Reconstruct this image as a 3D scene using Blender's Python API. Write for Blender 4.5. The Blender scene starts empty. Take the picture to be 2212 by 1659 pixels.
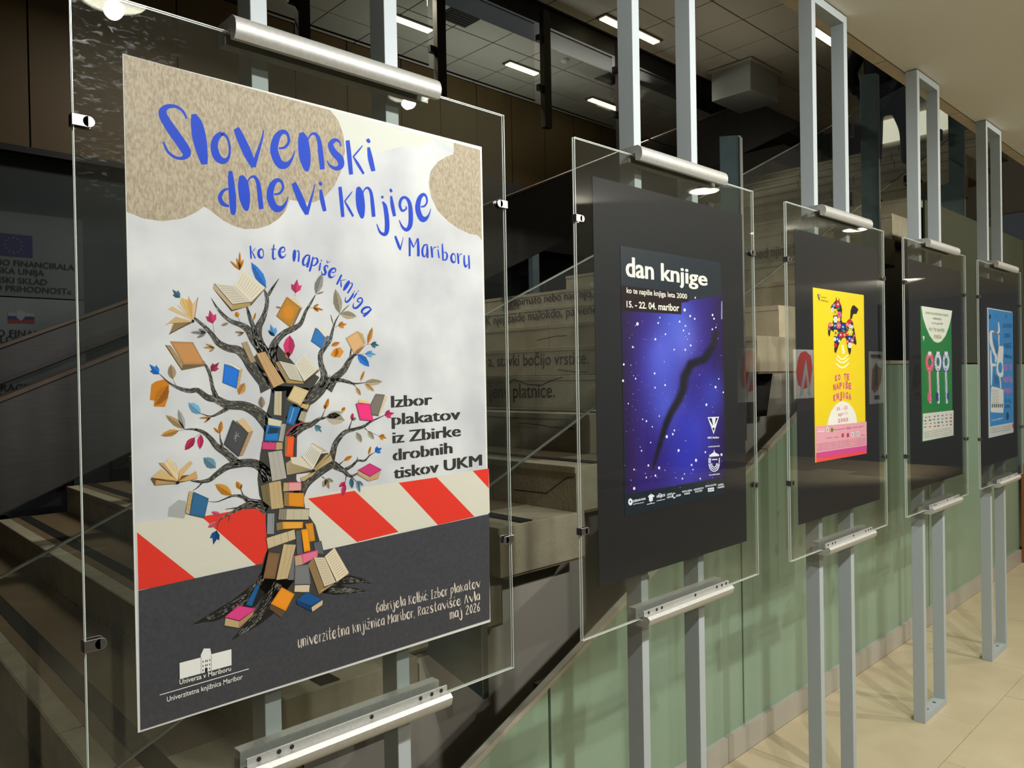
import bpy, bmesh, math, random
from mathutils import Vector, Matrix
from mathutils.geometry import tessellate_polygon
random.seed(7)
SC = bpy.context.scene
COL = SC.collection
# ------------------------------------------------------------------ camera
F, YAW, PITCH, ROLL = 1644.823, 0.8115891, 0.00956017, -0.01794332
CAM = Vector((0.0, -1.2014626, 1.62))
_f = Vector((math.cos(YAW)*math.cos(PITCH), math.sin(YAW)*math.cos(PITCH), -math.sin(PITCH)))
_r0 = Vector((math.sin(YAW), -math.cos(YAW), 0.0)); _u0 = _r0.cross(_f)
_c, _s = math.cos(ROLL), math.sin(ROLL)
RV, UV = _r0*_c + _u0*_s, _u0*_c - _r0*_s
cd = bpy.data.cameras.new('camera'); co = bpy.data.objects.new('camera', cd); COL.objects.link(co)
cd.sensor_fit = 'HORIZONTAL'; cd.sensor_width = 36.0; cd.lens = F*36.0/2212.0; cd.clip_start = 0.02; cd.clip_end = 100
mm = Matrix((RV, UV, -_f)).transposed().to_4x4(); mm.translation = CAM; co.matrix_world = mm
SC.camera = co
def at(px, py, ax, val):
    d = _f + RV*((px-1106.0)/F) + UV*(-(py-829.5)/F)
    return CAM + d*((val-CAM[ax])/d[ax])
# ------------------------------------------------------------------ view, world, large lights
SC.view_settings.view_transform = 'Standard'; SC.view_settings.look = 'None'
SC.view_settings.gamma = 1.0; SC.view_settings.use_curve_mapping = False
SC.view_settings.exposure = 0.0
w = bpy.data.worlds.new('world'); SC.world = w; w.use_nodes = True
w.node_tree.nodes['Background'].inputs[0].default_value = (0.9, 0.95, 1.0, 1)
w.node_tree.nodes['Background'].inputs[1].default_value = 0.03
def lamp(name, typ, loc, energy, color=(1, .93, .82), size=.1, target=None, angle=90, blend=.4, sy=None):
    l = bpy.data.lights.new(name, typ); l.energy = energy; l.color = color
    o = bpy.data.objects.new(name, l); COL.objects.link(o); o.location = loc
    if typ == 'SPOT':
        l.shadow_soft_size = size; l.spot_size = math.radians(angle); l.spot_blend = blend
    elif typ == 'AREA':
        l.size = size
        if sy: l.shape = 'RECTANGLE'; l.size_y = sy
    else: l.shadow_soft_size = size
    if target is not None:
        o.rotation_euler = (Vector(target)-Vector(loc)).to_track_quat('-Z', 'Y').to_euler()
    return o
WARM = (1.0, .95, .86); NEUT = (1.0, .985, .96)
DOWN = [(.86, -1.72), (2.18, -1.78), (3.02, -1.80), (4.98, -1.93), (7.5, -1.85), (6.9, -2.5), (4.45, -3.0), (.2, -3.2)]  # third entry and the final pair are unseen, added as fill
SPOT_E = [124, 150, 82, 124, 114, 60, 90, 64]
for (x, y), e in zip(DOWN, SPOT_E):
    lamp('spot_lamp', 'SPOT', (x, y, 2.944), e, NEUT if x < 3 else WARM, .03, (x+.05, 0.15, .9), 118, .5)
lamp('spot_lamp', 'SPOT', (12.3, -2.6, 2.9), 520, WARM, .02, (12.6, -4.55, 1.5), 110, .5)  # unseen spot added to brighten the posters on the opposite side
lamp('atrium_fill', 'AREA', (3.2, 4.6, 5.2), 62, WARM, 1.6, (3.0, 3.6, 0), sy=.3)  # added area fill without fixtures, brightens the stair and atrium
lamp('atrium_fill', 'AREA', (7.3, 4.9, 5.2), 34, WARM, 1.6, (7.0, 3.2, 1.5), sy=.3)
lamp('gallery_fill', 'AREA', (6.0, 5.5, 4.3), 11, (.85, .93, 1), 2.4, (6.0, 5.5, 5.5), sy=.6)  # added fill aimed upward to brighten the upper ceilings, no fixture
lamp('gallery_fill', 'AREA', (7.5, 3.4, 4.5), 2.5, WARM, 2.4, (7.5, 3.3, 5.5), sy=.8)
# ------------------------------------------------------------------ colour + materials
def lin(c):
    return tuple(((v/255)/12.92 if v/255 <= .04045 else ((v/255+.055)/1.055)**2.4) for v in c)
_M = {}
def mat(name, rgb=(128, 128, 128), rough=.5, metal=0.0, noise=None, bump=None, emit=None, spec=.5, coat=0, vcol=False, linear=None):
    """noise=(scale, amount, second_rgb)   bump=(scale, strength)"""
    if name in _M: return _M[name]
    m = bpy.data.materials.new(name); m.use_nodes = True; nt = m.node_tree; b = nt.nodes['Principled BSDF']
    c = linear or lin(rgb)
    b.inputs['Base Color'].default_value = (*c, 1); b.inputs['Roughness'].default_value = rough
    b.inputs['Metallic'].default_value = metal; b.inputs['Specular IOR Level'].default_value = spec
    if coat: b.inputs['Coat Weight'].default_value = coat; b.inputs['Coat Roughness'].default_value = .05
    tc = nt.nodes.new('ShaderNodeTexCoord'); src = None
    if vcol:
        a = nt.nodes.new('ShaderNodeVertexColor'); a.layer_name = 'Col'; src = a.outputs['Color']
        nt.links.new(src, b.inputs['Base Color'])
    if noise:
        n = nt.nodes.new('ShaderNodeTexNoise'); n.inputs['Scale'].default_value = noise[0]; n.inputs['Detail'].default_value = 5
        mp = nt.nodes.new('ShaderNodeMapping'); nt.links.new(tc.outputs['Object'], mp.inputs[0]); nt.links.new(mp.outputs[0], n.inputs['Vector'])
        if len(noise) > 3: mp.inputs['Scale'].default_value = noise[3]
        rp = nt.nodes.new('ShaderNodeValToRGB'); rp.color_ramp.elements[0].position = .35; rp.color_ramp.elements[1].position = .68
        nt.links.new(n.outputs['Fac'], rp.inputs[0])
        mx = nt.nodes.new('ShaderNodeMix'); mx.data_type = 'RGBA'
        mul = nt.nodes.new('ShaderNodeMath'); mul.operation = 'MULTIPLY'; mul.inputs[1].default_value = noise[1]
        nt.links.new(rp.outputs[0], mul.inputs[0]); nt.links.new(mul.outputs[0], mx.inputs[0])
        if src: nt.links.new(src, mx.inputs[6])
        else: mx.inputs[6].default_value = (*c, 1)
        mx.inputs[7].default_value = (*lin(noise[2]), 1)
        nt.links.new(mx.outputs[2], b.inputs['Base Color'])
    if bump:
        n = nt.nodes.new('ShaderNodeTexNoise'); n.inputs['Scale'].default_value = bump[0]; n.inputs['Detail'].default_value = 4
        nt.links.new(tc.outputs['Object'], n.inputs['Vector'])
        bp = nt.nodes.new('ShaderNodeBump'); bp.inputs['Strength'].default_value = bump[1]; bp.inputs['Distance'].default_value = .01
        nt.links.new(n.outputs['Fac'], bp.inputs['Height']); nt.links.new(bp.outputs[0], b.inputs['Normal'])
    if emit:
        b.inputs['Emission Color'].default_value = (*lin(emit[0]), 1); b.inputs['Emission Strength'].default_value = emit[1]
    _M[name] = m; return m
def glassmat(name, tint=(.96, .97, .96), haze=0.0, streak=0.0):
    if name in _M: return _M[name]
    m = bpy.data.materials.new(name); m.use_nodes = True; nt = m.node_tree; N = nt.nodes; L = nt.links
    for n in list(N): N.remove(n)
    out = N.new('ShaderNodeOutputMaterial'); tr = N.new('ShaderNodeBsdfTransparent'); tr.inputs[0].default_value = (*tint, 1)
    gl = N.new('ShaderNodeBsdfGlossy'); gl.inputs['Roughness'].default_value = 0.0
    ge = N.new('ShaderNodeNewGeometry'); dt = N.new('ShaderNodeVectorMath'); dt.operation = 'DOT_PRODUCT'
    L.new(ge.outputs['Normal'], dt.inputs[0]); L.new(ge.outputs['Incoming'], dt.inputs[1])
    ab = N.new('ShaderNodeMath'); ab.operation = 'ABSOLUTE'; L.new(dt.outputs['Value'], ab.inputs[0])
    s1 = N.new('ShaderNodeMath'); s1.operation = 'SUBTRACT'; s1.inputs[0].default_value = 1.0; L.new(ab.outputs[0], s1.inputs[1])
    pw = N.new('ShaderNodeMath'); pw.operation = 'POWER'; pw.inputs[1].default_value = 5.0; L.new(s1.outputs[0], pw.inputs[0])
    fr = N.new('ShaderNodeMath'); fr.operation = 'MULTIPLY_ADD'; fr.inputs[1].default_value = .96; fr.inputs[2].default_value = .04; L.new(pw.outputs[0], fr.inputs[0])
    mx = N.new('ShaderNodeMixShader'); L.new(fr.outputs[0], mx.inputs[0]); L.new(tr.outputs[0], mx.inputs[1]); L.new(gl.outputs[0], mx.inputs[2])
    last = mx
    if haze or streak:
        df = N.new('ShaderNodeBsdfDiffuse'); df.inputs[0].default_value = (.8, .83, .85, 1)
        tc = N.new('ShaderNodeTexCoord'); mp = N.new('ShaderNodeMapping'); L.new(tc.outputs['Object'], mp.inputs[0])
        mp.inputs['Scale'].default_value = (1, 1, 3.2); mp.inputs['Rotation'].default_value = (0, .5, 0)
        nz = N.new('ShaderNodeTexNoise'); nz.inputs['Scale'].default_value = 55; nz.inputs['Detail'].default_value = 7; nz.inputs['Distortion'].default_value = 1.2
        L.new(mp.outputs[0], nz.inputs['Vector'])
        rp = N.new('ShaderNodeValToRGB'); rp.color_ramp.elements[0].position = .58; rp.color_ramp.elements[1].position = .80; L.new(nz.outputs['Fac'], rp.inputs[0])
        # grime sits in the upper left corner of the sheet (generated coordinates)
        sp = N.new('ShaderNodeSeparateXYZ'); L.new(tc.outputs['Generated'], sp.inputs[0])
        a = N.new('ShaderNodeMath'); a.operation = 'SUBTRACT'; L.new(sp.outputs['Z'], a.inputs[0]); a.inputs[1].default_value = .74
        b = N.new('ShaderNodeMath'); b.operation = 'SUBTRACT'; b.inputs[0].default_value = .20; L.new(sp.outputs['X'], b.inputs[1])
        c1 = N.new('ShaderNodeMath'); c1.operation = 'MAXIMUM'; c1.inputs[1].default_value = 0; L.new(a.outputs[0], c1.inputs[0])
        c2 = N.new('ShaderNodeMath'); c2.operation = 'MAXIMUM'; c2.inputs[1].default_value = 0; L.new(b.outputs[0], c2.inputs[0])
        c3 = N.new('ShaderNodeMath'); c3.operation = 'MULTIPLY'; L.new(c1.outputs[0], c3.inputs[0]); L.new(c2.outputs[0], c3.inputs[1])
        c4 = N.new('ShaderNodeMath'); c4.operation = 'MULTIPLY'; L.new(c3.outputs[0], c4.inputs[0]); c4.inputs[1].default_value = streak*9; c4.use_clamp = True
        c5 = N.new('ShaderNodeMath'); c5.operation = 'MULTIPLY'; L.new(c4.outputs[0], c5.inputs[0]); L.new(rp.outputs[0], c5.inputs[1])
        c6 = N.new('ShaderNodeMath'); c6.operation = 'ADD'; L.new(c5.outputs[0], c6.inputs[0]); c6.inputs[1].default_value = haze; c6.use_clamp = True
        m2 = N.new('ShaderNodeMixShader'); L.new(c6.outputs[0], m2.inputs[0]); L.new(mx.outputs[0], m2.inputs[1]); L.new(df.outputs[0], m2.inputs[2]); last = m2
    L.new(last.outputs[0], out.inputs[0]); _M[name] = m; return m
M_STEEL = mat('painted_steel', (166, 175, 177), .45, 0, (3, .15, (156, 166, 168)), spec=.4)
M_ALU = mat('brushed_aluminium', (184, 184, 178), .48, .45, (160, .35, (150, 150, 146)), (900, .05))
M_HOLE = mat('dark_hole', (25, 25, 25), .6)
M_EDGE = mat('acrylic_edge', (205, 214, 206), .25, 0, spec=.6)
M_CLIP = mat('clip_metal', (150, 150, 148), .25, .9)
M_BOARD = mat('black_board', (28, 29, 33), .6, 0, (40, .3, (24, 24, 27)), spec=.2)
M_PANE = glassmat('acrylic_pane', haze=.0015)
M_PANE_D = glassmat('scuffed_acrylic_pane', haze=.0015, streak=1.0)
M_BGLASS = glassmat('balustrade_glass', (.90, .92, .90), haze=.01)
M_STONE = mat('sandstone', (186, 178, 150), .7, 0, (7, .5, (148, 138, 112)), (60, .25))
M_STONE2 = mat('sandstone_pale', (192, 180, 150), .7, 0, (6, .5, (160, 150, 122)), (60, .25))
M_TREAD = mat('tread_stone', (128, 108, 76), .65, 0, (5, .5, (104, 92, 66)), (40, .2))
M_STRIP = mat('anti_slip_strip', (22, 21, 18), .9)
M_GREY = mat('grey_plaster', (192, 186, 172), .8, 0, (2.5, .3, (180, 174, 160)))
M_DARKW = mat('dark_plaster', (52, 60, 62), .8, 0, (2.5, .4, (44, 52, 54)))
M_BLACKM = mat('black_steel', (26, 24, 22), .5, .2, (30, .3, (40, 38, 35)))
M_TEAL = mat('teal_steel', (98, 120, 123), .42, .15, (18, .4, (116, 132, 132)), (90, .1))
M_WOOD = mat('brown_panel', (94, 75, 38), .55, 0, (4, .5, (78, 62, 30), (1, 1, .25)))
M_CEIL = mat('ceiling_paint', (228, 224, 212), .8, 0, (1.5, .3, (220, 216, 204)))
M_TILE = mat('ceiling_tile', (190, 182, 160), .85)
M_GRID = mat('ceiling_grid', (60, 56, 44), .8)
M_FLOOR = mat('floor_stone', (194, 182, 150), .42, 0, (4, .55, (176, 160, 126)), (20, .05))
M_JOINT = mat('floor_joint', (146, 130, 98), .8)
M_TUBE = mat('fluorescent', (255, 250, 210), .5, emit=((255, 246, 190), 3.0))
M_LED = mat('downlight_glow', (255, 255, 245), .5, emit=((255, 250, 225), 9.0))
M_WHITE = mat('white_plastic', (220, 218, 210), .5)
M_TRIM = mat('metal_trim', (176, 170, 152), .5, .2)
M_BASE = mat('steel_plinth', (178, 174, 162), .42, .15, (5, .3, (160, 156, 144)))
M_FASC = mat('fascia_stone', (206, 190, 164), .7, 0, (9, .4, (184, 166, 140)))
M_INK = mat('brown_ink', (58, 36, 30), .8)
# ------------------------------------------------------------------ mesh helpers
def link(o, parent=None):
    COL.objects.link(o)
    if parent is not None: o.parent = parent
    return o
def tag(o, label=None, cat=None, group=None, kind=None):
    if label: o['label'] = label
    if cat: o['category'] = cat
    if group: o['group'] = group
    if kind: o['kind'] = kind
    return o
def empty(name, loc=(0, 0, 0), label=None, cat=None, group=None, kind=None):
    o = bpy.data.objects.new(name, None); link(o); o.location = loc; o.empty_display_size = .1
    return tag(o, label, cat, group, kind)
class MB:
    def __init__(s): s.v, s.f, s.mi = [], [], []
    def add(s, vs, fs, m=0):
        b = len(s.v); s.v += [tuple(v) for v in vs]; s.f += [tuple(b+i for i in f) for f in fs]; s.mi += [m]*len(fs); return s
    def box(s, x0, x1, y0, y1, z0, z1, m=0, skip=()):
        vs = [(x, y, z) for z in (z0, z1) for y in (y0, y1) for x in (x0, x1)]
        fs = dict(b=(0, 2, 3, 1), t=(4, 5, 7, 6), f=(0, 1, 5, 4), k=(2, 6, 7, 3), l=(0, 4, 6, 2), r=(1, 3, 7, 5))
        return s.add(vs, [v for k, v in fs.items() if k not in skip], m)
    def prism(s, pts, d, m=0):
        """pts: loop of 3D points, extruded by d"""
        d = Vector(d); n = len(pts); P = [Vector(p) for p in pts]
        nrm = Vector((0, 0, 0))
        for i in range(n): nrm += P[i].cross(P[(i+1) % n])
        if nrm.dot(d) > 0: P.reverse()
        vs = P + [p+d for p in P]
        fs = [tuple(range(n)), tuple(reversed(range(n, 2*n)))] + [(i+n, (i+1) % n+n, (i+1) % n, i) for i in range(n)]
        return s.add(vs, fs, m)
    def tube(s, path, r, n=10, m=0, cap=True):
        P = [Vector(p) for p in path]; rr = r if isinstance(r, (list, tuple)) else [r]*len(P); b = len(s.v); vs = []
        for i, p in enumerate(P):
            t = (P[min(i+1, len(P)-1)]-P[max(i-1, 0)]).normalized()
            a = t.orthogonal().normalized() if i == 0 else (a - t*a.dot(t)).normalized()
            c = t.cross(a)
            vs += [p + (a*math.cos(2*math.pi*k/n)+c*math.sin(2*math.pi*k/n))*rr[i] for k in range(n)]
        fs = []
        for i in range(len(P)-1):
            for k in range(n): fs.append((i*n+k, i*n+(k+1) % n, (i+1)*n+(k+1) % n, (i+1)*n+k))
        if cap: fs += [tuple(reversed(range(n))), tuple(range((len(P)-1)*n, len(P)*n))]
        return s.add(vs, fs, m)
    def build(s, name, mats, parent=None, bevel=0, smooth=False, origin=None):
        me = bpy.data.meshes.new(name)
        if origin: s.v = [(a-origin[0], b-origin[1], c-origin[2]) for a, b, c in s.v]
        me.from_pydata(s.v, [], s.f)
        for m in (mats if isinstance(mats, (list, tuple)) else [mats]): me.materials.append(m)
        me.polygons.foreach_set('material_index', s.mi)
        if smooth: me.polygons.foreach_set('use_smooth', [True]*len(me.polygons))
        me.update()
        if smooth: me.set_sharp_from_angle(angle=.65)
        o = link(bpy.data.objects.new(name, me), parent)
        if origin: o.location = origin
        if bevel:
            md = o.modifiers.new('bevel', 'BEVEL'); md.width = bevel; md.segments = 2; md.limit_method = 'ANGLE'
        return o
def obox(name, b, m, parent=None, bevel=0): return MB().box(*b).build(name, m, parent, bevel)
def copy_tree(o, parent=None, off=None):
    c = o.copy(); COL.objects.link(c); c.parent = parent
    if off is not None: c.location = Vector(o.location)+Vector(off)
    for ch in list(o.children): copy_tree(ch, c)
    return c
# default-font text -> flat triangles, x in 0..1 over its width, y in cap heights
_TX = {}
def textgeo(s, bold=0.0):
    k = (s, bold)
    if k in _TX: return _TX[k]
    cu = bpy.data.curves.new('t', 'FONT'); cu.body = s; cu.size = 1; cu.offset = bold; cu.resolution_u = 3
    o = bpy.data.objects.new('t', cu); me = o.to_mesh()
    V = [v.co.copy() for v in me.vertices]; Fc = [tuple(p.vertices) for p in me.polygons]
    o.to_mesh_clear(); bpy.data.objects.remove(o); bpy.data.curves.remove(cu)
    if not V: return ([], [], 1)
    x0 = min(v.x for v in V); x1 = max(v.x for v in V)
    cap = .729
    _TX[k] = ([((v.x-x0)/(x1-x0), v.y/cap) for v in V], Fc, (x1-x0)/cap); return _TX[k]
# ================================================================== THE SETTING
# ---- hall floor: stone slabs
fl = obox('floor', (-6, 14, -7, .52, -.06, -.006), M_JOINT); tag(fl, kind='structure')
TX, TY = .9, .62
tile_me = {}
for j in range(-9, 1):
    for i in range(-3, 13):
        x0 = .28+i*TX+(TX*.5 if j % 2 else 0); y1 = .48+j*TY; y0 = y1-TY
        key = (i*7+j*3) % 4
        o = MB().box(x0+.0012, x0+TX-.0012, y0+.0012, y1-.0012, -.006, random.uniform(-.0004, .0002)).build('tile', M_FLOOR, fl)
# ---- hall ceiling and its stone edge
ce = obox('ceiling', (-6, 16, -7, .085, 2.985, 3.3), M_CEIL); tag(ce, kind='structure')
tr = empty('trim_1', (0, 0, 0), kind='structure')
for i in range(-4, 12):
    x0 = 3.55+i*1.02
    MB().box(x0+.004, x0+1.016, .095, .150, 2.985+.004, 3.30).build('fascia_panel', M_FASC, tr)
MB().box(-2, 16, .085, .095, 3.0, 3.3).build('slab_edge', M_BLACKM, tr)
# ---- hall walls behind the camera (seen only in reflections)
wb = obox('wall_back', (-6, 16, -7.1, -7, 0, 3.3), mat('dim_wall', (92, 88, 80), .8)); tag(wb, kind='structure')
wl = obox('wall_left', (-6.1, -6, -7, 8, -.1, 5.6), M_GREY); tag(wl, kind='structure')
# ---- green glass wall under the stair
M_GREEN = mat('green_glass', (134, 158, 136), .25, 0, (1.6, .35, (116, 140, 118), (1, 1, .15)), spec=.6)
gw = empty('wall_front', (0, .5, 0), kind='structure')
def diag(x): return .478+(x-1.426)*.4456
seam = [-.65, .55, 1.755, 2.957, 4.06, 5.26]
for a, b in zip(seam[:-1], seam[1:]):
    a2, b2 = a+.006, b-.006
    za, zb = diag(a2), min(diag(b2), 1.655)
    pts = [(a2, .0, -.6 if a < 1.5 else .10), (b2, 0, -.6 if b < 1.8 else .10), (b2, 0, zb)] + ([(4.06, 0, 1.655)] if a2 < 4.05 < b2 and False else []) + [(a2, 0, za)]
    if a >= 4.0: pts = [(a2, 0, .10), (b2, 0, .10), (b2, 0, 1.655), (a2, 0, 1.655)]
    if b > .5:
        o = MB().prism(pts, (0, .012, 0)).build('glass_panel', M_GREEN, gw)
M_INFILL = mat('dark_infill', (66, 72, 58), .2, spec=.6)  # plain dark sheets stand in for the dark opening above the glass
for a in (5.26, 6.46, 7.66, 8.86):
    MB().prism([(a+.006, 0, .1), (a+1.194, 0, .1), (a+1.194, 0, 1.65), (a+.006, 0, 1.65)], (0, .012, 0)).build('glass_panel', M_GREEN, gw)
    MB().prism([(a+.006, 0, 1.66), (a+1.194, 0, 1.66), (a+1.194, 0, 2.7), (a+.006, 0, 2.7)], (0, .012, 0)).build('dark_infill_panel', M_INFILL, gw)
# seams show a dark steel sub-frame behind
m = MB()
for s in seam[2:]+[6.46, 7.66]: m.box(s-.02, s+.02, .014, .05, -.3, min(diag(s), 1.6))
m.build('mullion', M_BLACKM, gw)
M_DKP = mat('dark_backing', (60, 66, 60), .8)
MB().prism([(1.2, .06, -.6), (10, .06, -.6), (10, .06, 2.68), (5.26, .06, 2.68), (5.26, .06, 1.6), (4.0, .06, 1.6), (1.2, .06, diag(1.2)-.03)], (0, .01, 0)).build('backing_board', M_DKP, gw)
t2 = empty('trim_2', (0, .5, 0), kind='structure')
L0 = Vector((-.4, -.012, diag(-.4))); L1 = Vector((4.07, -.012, diag(4.07)))
n_ = 5
for i in range(n_):
    a = L0.lerp(L1, i/n_); b = L0.lerp(L1, (i+1)/n_-.0015)
    MB().prism([a, b, b+Vector((0, 0, .020)), a+Vector((0, 0, .020))], (0, .030, 0)).build('handrail_cap', M_TRIM, t2, .003)
obox('handrail_cap', (4.07, 5.26, -.012, .018, 1.655, 1.675), M_TRIM, t2, .003)
bs = empty('baseboard_front', (0, .48, 0), kind='structure')
for i in range(7):
    obox('plinth_panel', (.4+i*1.2, .4+(i+1)*1.2-.003, 0, .03, 0, .105), M_BASE, bs)
cw = obox('wall_end', (7.40, 7.52, .30, .478, 0, .82), mat('orange_wood', (150, 92, 48), .5)); tag(cw, kind='structure')
# ---- grey wall under the stair ends
X1, DX, Z1, DZ = 1.1, .4555, .629, .1985
def nose(x): return Z1+(x-X1)*DZ/DX
gr = MB().prism([(-3, 1.12, -3.0), (9, 1.12, -3.0), (9, 1.12, nose(9)-.25), (-1.5, 1.12, nose(-1.5)-.25)], (0, .1, 0)).build('wall_stair', M_GREY); tag(gr, kind='structure')
# ---- atrium floor, far walls
af = obox('floor_lower', (-6, 14, .53, 8, -.30, -.22), M_TREAD); tag(af, kind='structure')
WY = 6.4
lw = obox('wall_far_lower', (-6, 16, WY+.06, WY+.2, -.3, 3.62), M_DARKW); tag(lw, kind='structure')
up = empty('wall_far_upper', (0, WY, 0), kind='structure')
sx = [at(q, 200, 1, WY)[0] for q in (63, 385, 757, 1029, 1104, 1175, 1238, 1296)]
sx = [sx[0]-1.27, sx[0], sx[1], sx[1]+1.25, 4.70, 5.45, 6.05, sx[3], sx[4], sx[5], sx[6], sx[7], sx[7]+.65, sx[7]+1.3, sx[7]+1.95, sx[7]+2.6, sx[7]+3.3]
sx = sorted(sx)
MB().box(-6, 18, .03, .1, 3.62, 5.55).build('backing_board', M_BLACKM, up)
for a, b in zip(sx[:-1], sx[1:]):
    if b-a < .1: continue
    for (z0, z1) in ((3.66, 5.49),):
        MB().box(a+.007, b-.007, 0, .025, z0+.004, z1 if z1 > 5 else z1).build('panel', M_WOOD, up)
obox('panel', (-3.2, sx[0]-.007, 0, .025, 3.66, 5.49), M_WOOD, up)
bm_ = obox('trim_dark_recess', (5.6, 10.5, WY-.5, WY-.02, 3.3, 4.12), M_BLACKM); tag(bm_, kind='structure')  # black box stands in for the dark recess under the wood panels
# shelf lip below the wood wall
li = obox('trim_4', (-6, 5.4, WY-.06, WY+.02, 3.60, 3.655), M_BLACKM); tag(li, kind='structure')
# ---- upper ceilings with tiles
uc = empty('ceiling_upper', (0, 0, 5.5), kind='structure')
MB().box(-4, 16, 2.0, 7, .03, .12).build('grid', M_GRID, uc)
for j in range(0, 4):
    y0 = 4.74+j*.6-(.0)
    for i in range(0, 14):
        x0 = 3.6+i*.6+(j % 2)*0
        if y0 > WY: continue
        obox('tile', (x0+.008, x0+.592, y0+.008, min(y0+.592, WY), .0, .02), M_TILE, uc)
for j in range(0, 4):
    y0 = 4.32-.62-j*.6
    for i in range(0, 12):
        x0 = 5.2+i*.62
        obox('tile', (x0+.008, x0+.612, y0+.008, y0+.592, .0, .02), M_TILE, uc)
bb = obox('ceiling_beam', (-4, 16, 4.34, 4.68, 5.30, 5.49), M_BLACKM); tag(bb, kind='structure')
for nm, (x0, x1, y0), lab in (
    ('l', (4.75, 5.25, 5.55), 'narrow yellowish ceiling light just right of the second steel upright of the largest poster stand'),
    ('l', (6.5, 7.0, 5.62), 'narrow ceiling light between the two hanging balustrade uprights'),
    ('l', (8.2, 8.95, 5.75), 'narrow bright ceiling light beside the starry poster stand, right of the hanging uprights'),
    ('l', (6.45, 6.75, 4.07), 'short bright ceiling light left of the tall uprights of the starry poster stand'),
    ('l', (6.98, 7.40, 4.05), 'short bright ceiling light seen between the tall uprights of the starry poster stand'),
    ('l', (8.45, 9.05, 2.68), 'bright ceiling light seen through the top of the yellow poster stand frame')):
    t = empty('ceiling_light', ((x0+x1)/2, y0, 5.5), lab, 'light', 'upper ceiling lights'); h = (x1-x0)/2
    obox('housing', (-h-.03, h+.03, -.07, .07, -.016, -.001), M_GRID, t); obox('diffuser', (-h, h, -.045, .045, -.03, -.016), M_TUBE, t)
for (x0, x1, y0, y1), lab in (((5.1, 5.5, 5.0, 5.25), 'dark square ceiling vent behind the left hanging balustrade upright'), ((7.7, 8.05, 5.0, 5.25), 'dark ceiling vent left of the starry poster uprights')):
    t = empty('ceiling_vent', (x0, y0, 5.5), lab, 'vent', 'ceiling vents')
    obox('frame', (0, x1-x0, 0, y1-y0, -.012, -.001), M_GRID, t)
    for q in range(5): obox('slat', (.02, x1-x0-.02, .02+q*.045, .045+q*.045, -.02, -.012), M_BLACKM, t)
sd = MB().tube([(6.97, 5.1, 5.499), (6.97, 5.1, 5.47), (6.97, 5.1, 5.45)], [.05, .045, .02], 14).build('smoke_detector', M_WHITE); tag(sd, 'small round smoke detector on the tiled upper ceiling', 'detector')
# ---- wall and lit window behind the top landing
ww = empty('wall_landing', (12.4, 0, 5.0), kind='structure')
MB().box(.06, .2, 1.0, 6.4, -1.2, .6).build('plaster', M_GREY, ww)
for i in range(6): obox('slat', (0, .05, 3.62+i*.13, 3.72+i*.13, .1, .5), M_WOOD, ww)
wn = empty('window_1', (12.4, 2.88, 5.0), kind='structure')
M_LP = mat('lit_window', (250, 248, 230), .5, emit=((252, 248, 222), .95))
for i in range(3): obox('pane', (0, .02, -.55+i*.37, -.20+i*.37, .14, .49), M_LP, wn)
for i in range(4): obox('window_frame', (-.02, .04, -.565+i*.37, -.55+i*.37, .12, .49), M_GRID, wn)
# ---- duct box on the ceiling
db = empty('ventilation_duct', (8.9, 3.8, 5.1), 'grey boxed duct under the tiled ceiling between two tall poster stands', 'duct')
obox('duct_body', (-.25, .45, -.25, .3, 0, .38), mat('duct_grey', (140, 142, 134), .6), db, .01)
obox('flange', (-.28, .48, -.28, .33, .36, .385), M_TRIM, db)
# ================================================================== STONE STAIR
st = empty('staircase', (X1, 1.0, 0), 'wide stone block staircase rising to the right behind the stands, words on its risers', 'staircase')
yend = {1: 1.0, 2: 1.05, 3: 1.0, 4: 1.0, 5: 1.309, 6: 1.60, 7: .885, 8: .99, 9: 1.02}
steps = {}
def onface(geo, p0, p1, h, X, dy=-.002):
    """text geometry on a riser plane X=const between two photo points"""
    V, Fc, _ = geo; a, b = at(*p0, 0, X), at(*p1, 0, X)
    return [(X+dy, a.y+(b.y-a.y)*x, a.z+(b.z-a.z)*x+y*h) for x, y in V], Fc
for k in range(-2, 20):
    x = X1+DX*(k-1); z = Z1+DZ*(k-1); y0 = yend.get(k, 1.0+.0*k); y1 = 5.5 if k < 11 else 3.95
    zb = z-DZ+.0; thick = .015
    xe = x+DX+.06
    # riser blocks of varying length, each its own stone
    ys = [y0]; rr = random.Random(100+k)
    first = {7: 1.33, 8: 1.5, 4: 1.55, 3: 1.4, 1: 1.75}.get(k, y0+rr.uniform(.7, 1.1)); ys.append(first)
    while ys[-1] < y1-1.2: ys.append(ys[-1]+rr.uniform(.95, 1.5))
    ys.append(y1)
    m = M_STONE2 if k in (7, 8) else M_STONE
    stp = MB().box(x+.02, xe, y0+.01, y1, zb-.01, z-.03).build('step', M_TREAD, st, origin=None)
    stp.location = -Vector(st.location)
    for a, b in zip(ys[:-1], ys[1:]):
        mb = MB().box(x, xe-.01 if a == y0 else x+.09, a+.003, b-.003, zb, z)
        mb.box(x-.006, x+.0, a+.003, b-.003, z-.03, z)
        o = mb.build('stone_block', m, stp, .004)
    if k < 7:
        o = MB().box(x+.075, xe, y0+.32, y1, z-.03, z+.001).build('tread_slab', M_TREAD, stp)
        o = MB().box(x+.13, x+.20, y0+.02, y1, z, z+.004).build('anti_slip_strip', M_STRIP, stp)
    steps[k] = stp
def steptext(k, s, p0, p1, h):
    X = X1+DX*(k-1)-.006
    V, Fc = onface(textgeo(s), p0, p1, h, X)
    V, Fc = V, [tuple(reversed(f)) for f in Fc]
    MB().add(V, Fc).build('lettering', M_INK, steps[k])
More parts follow.
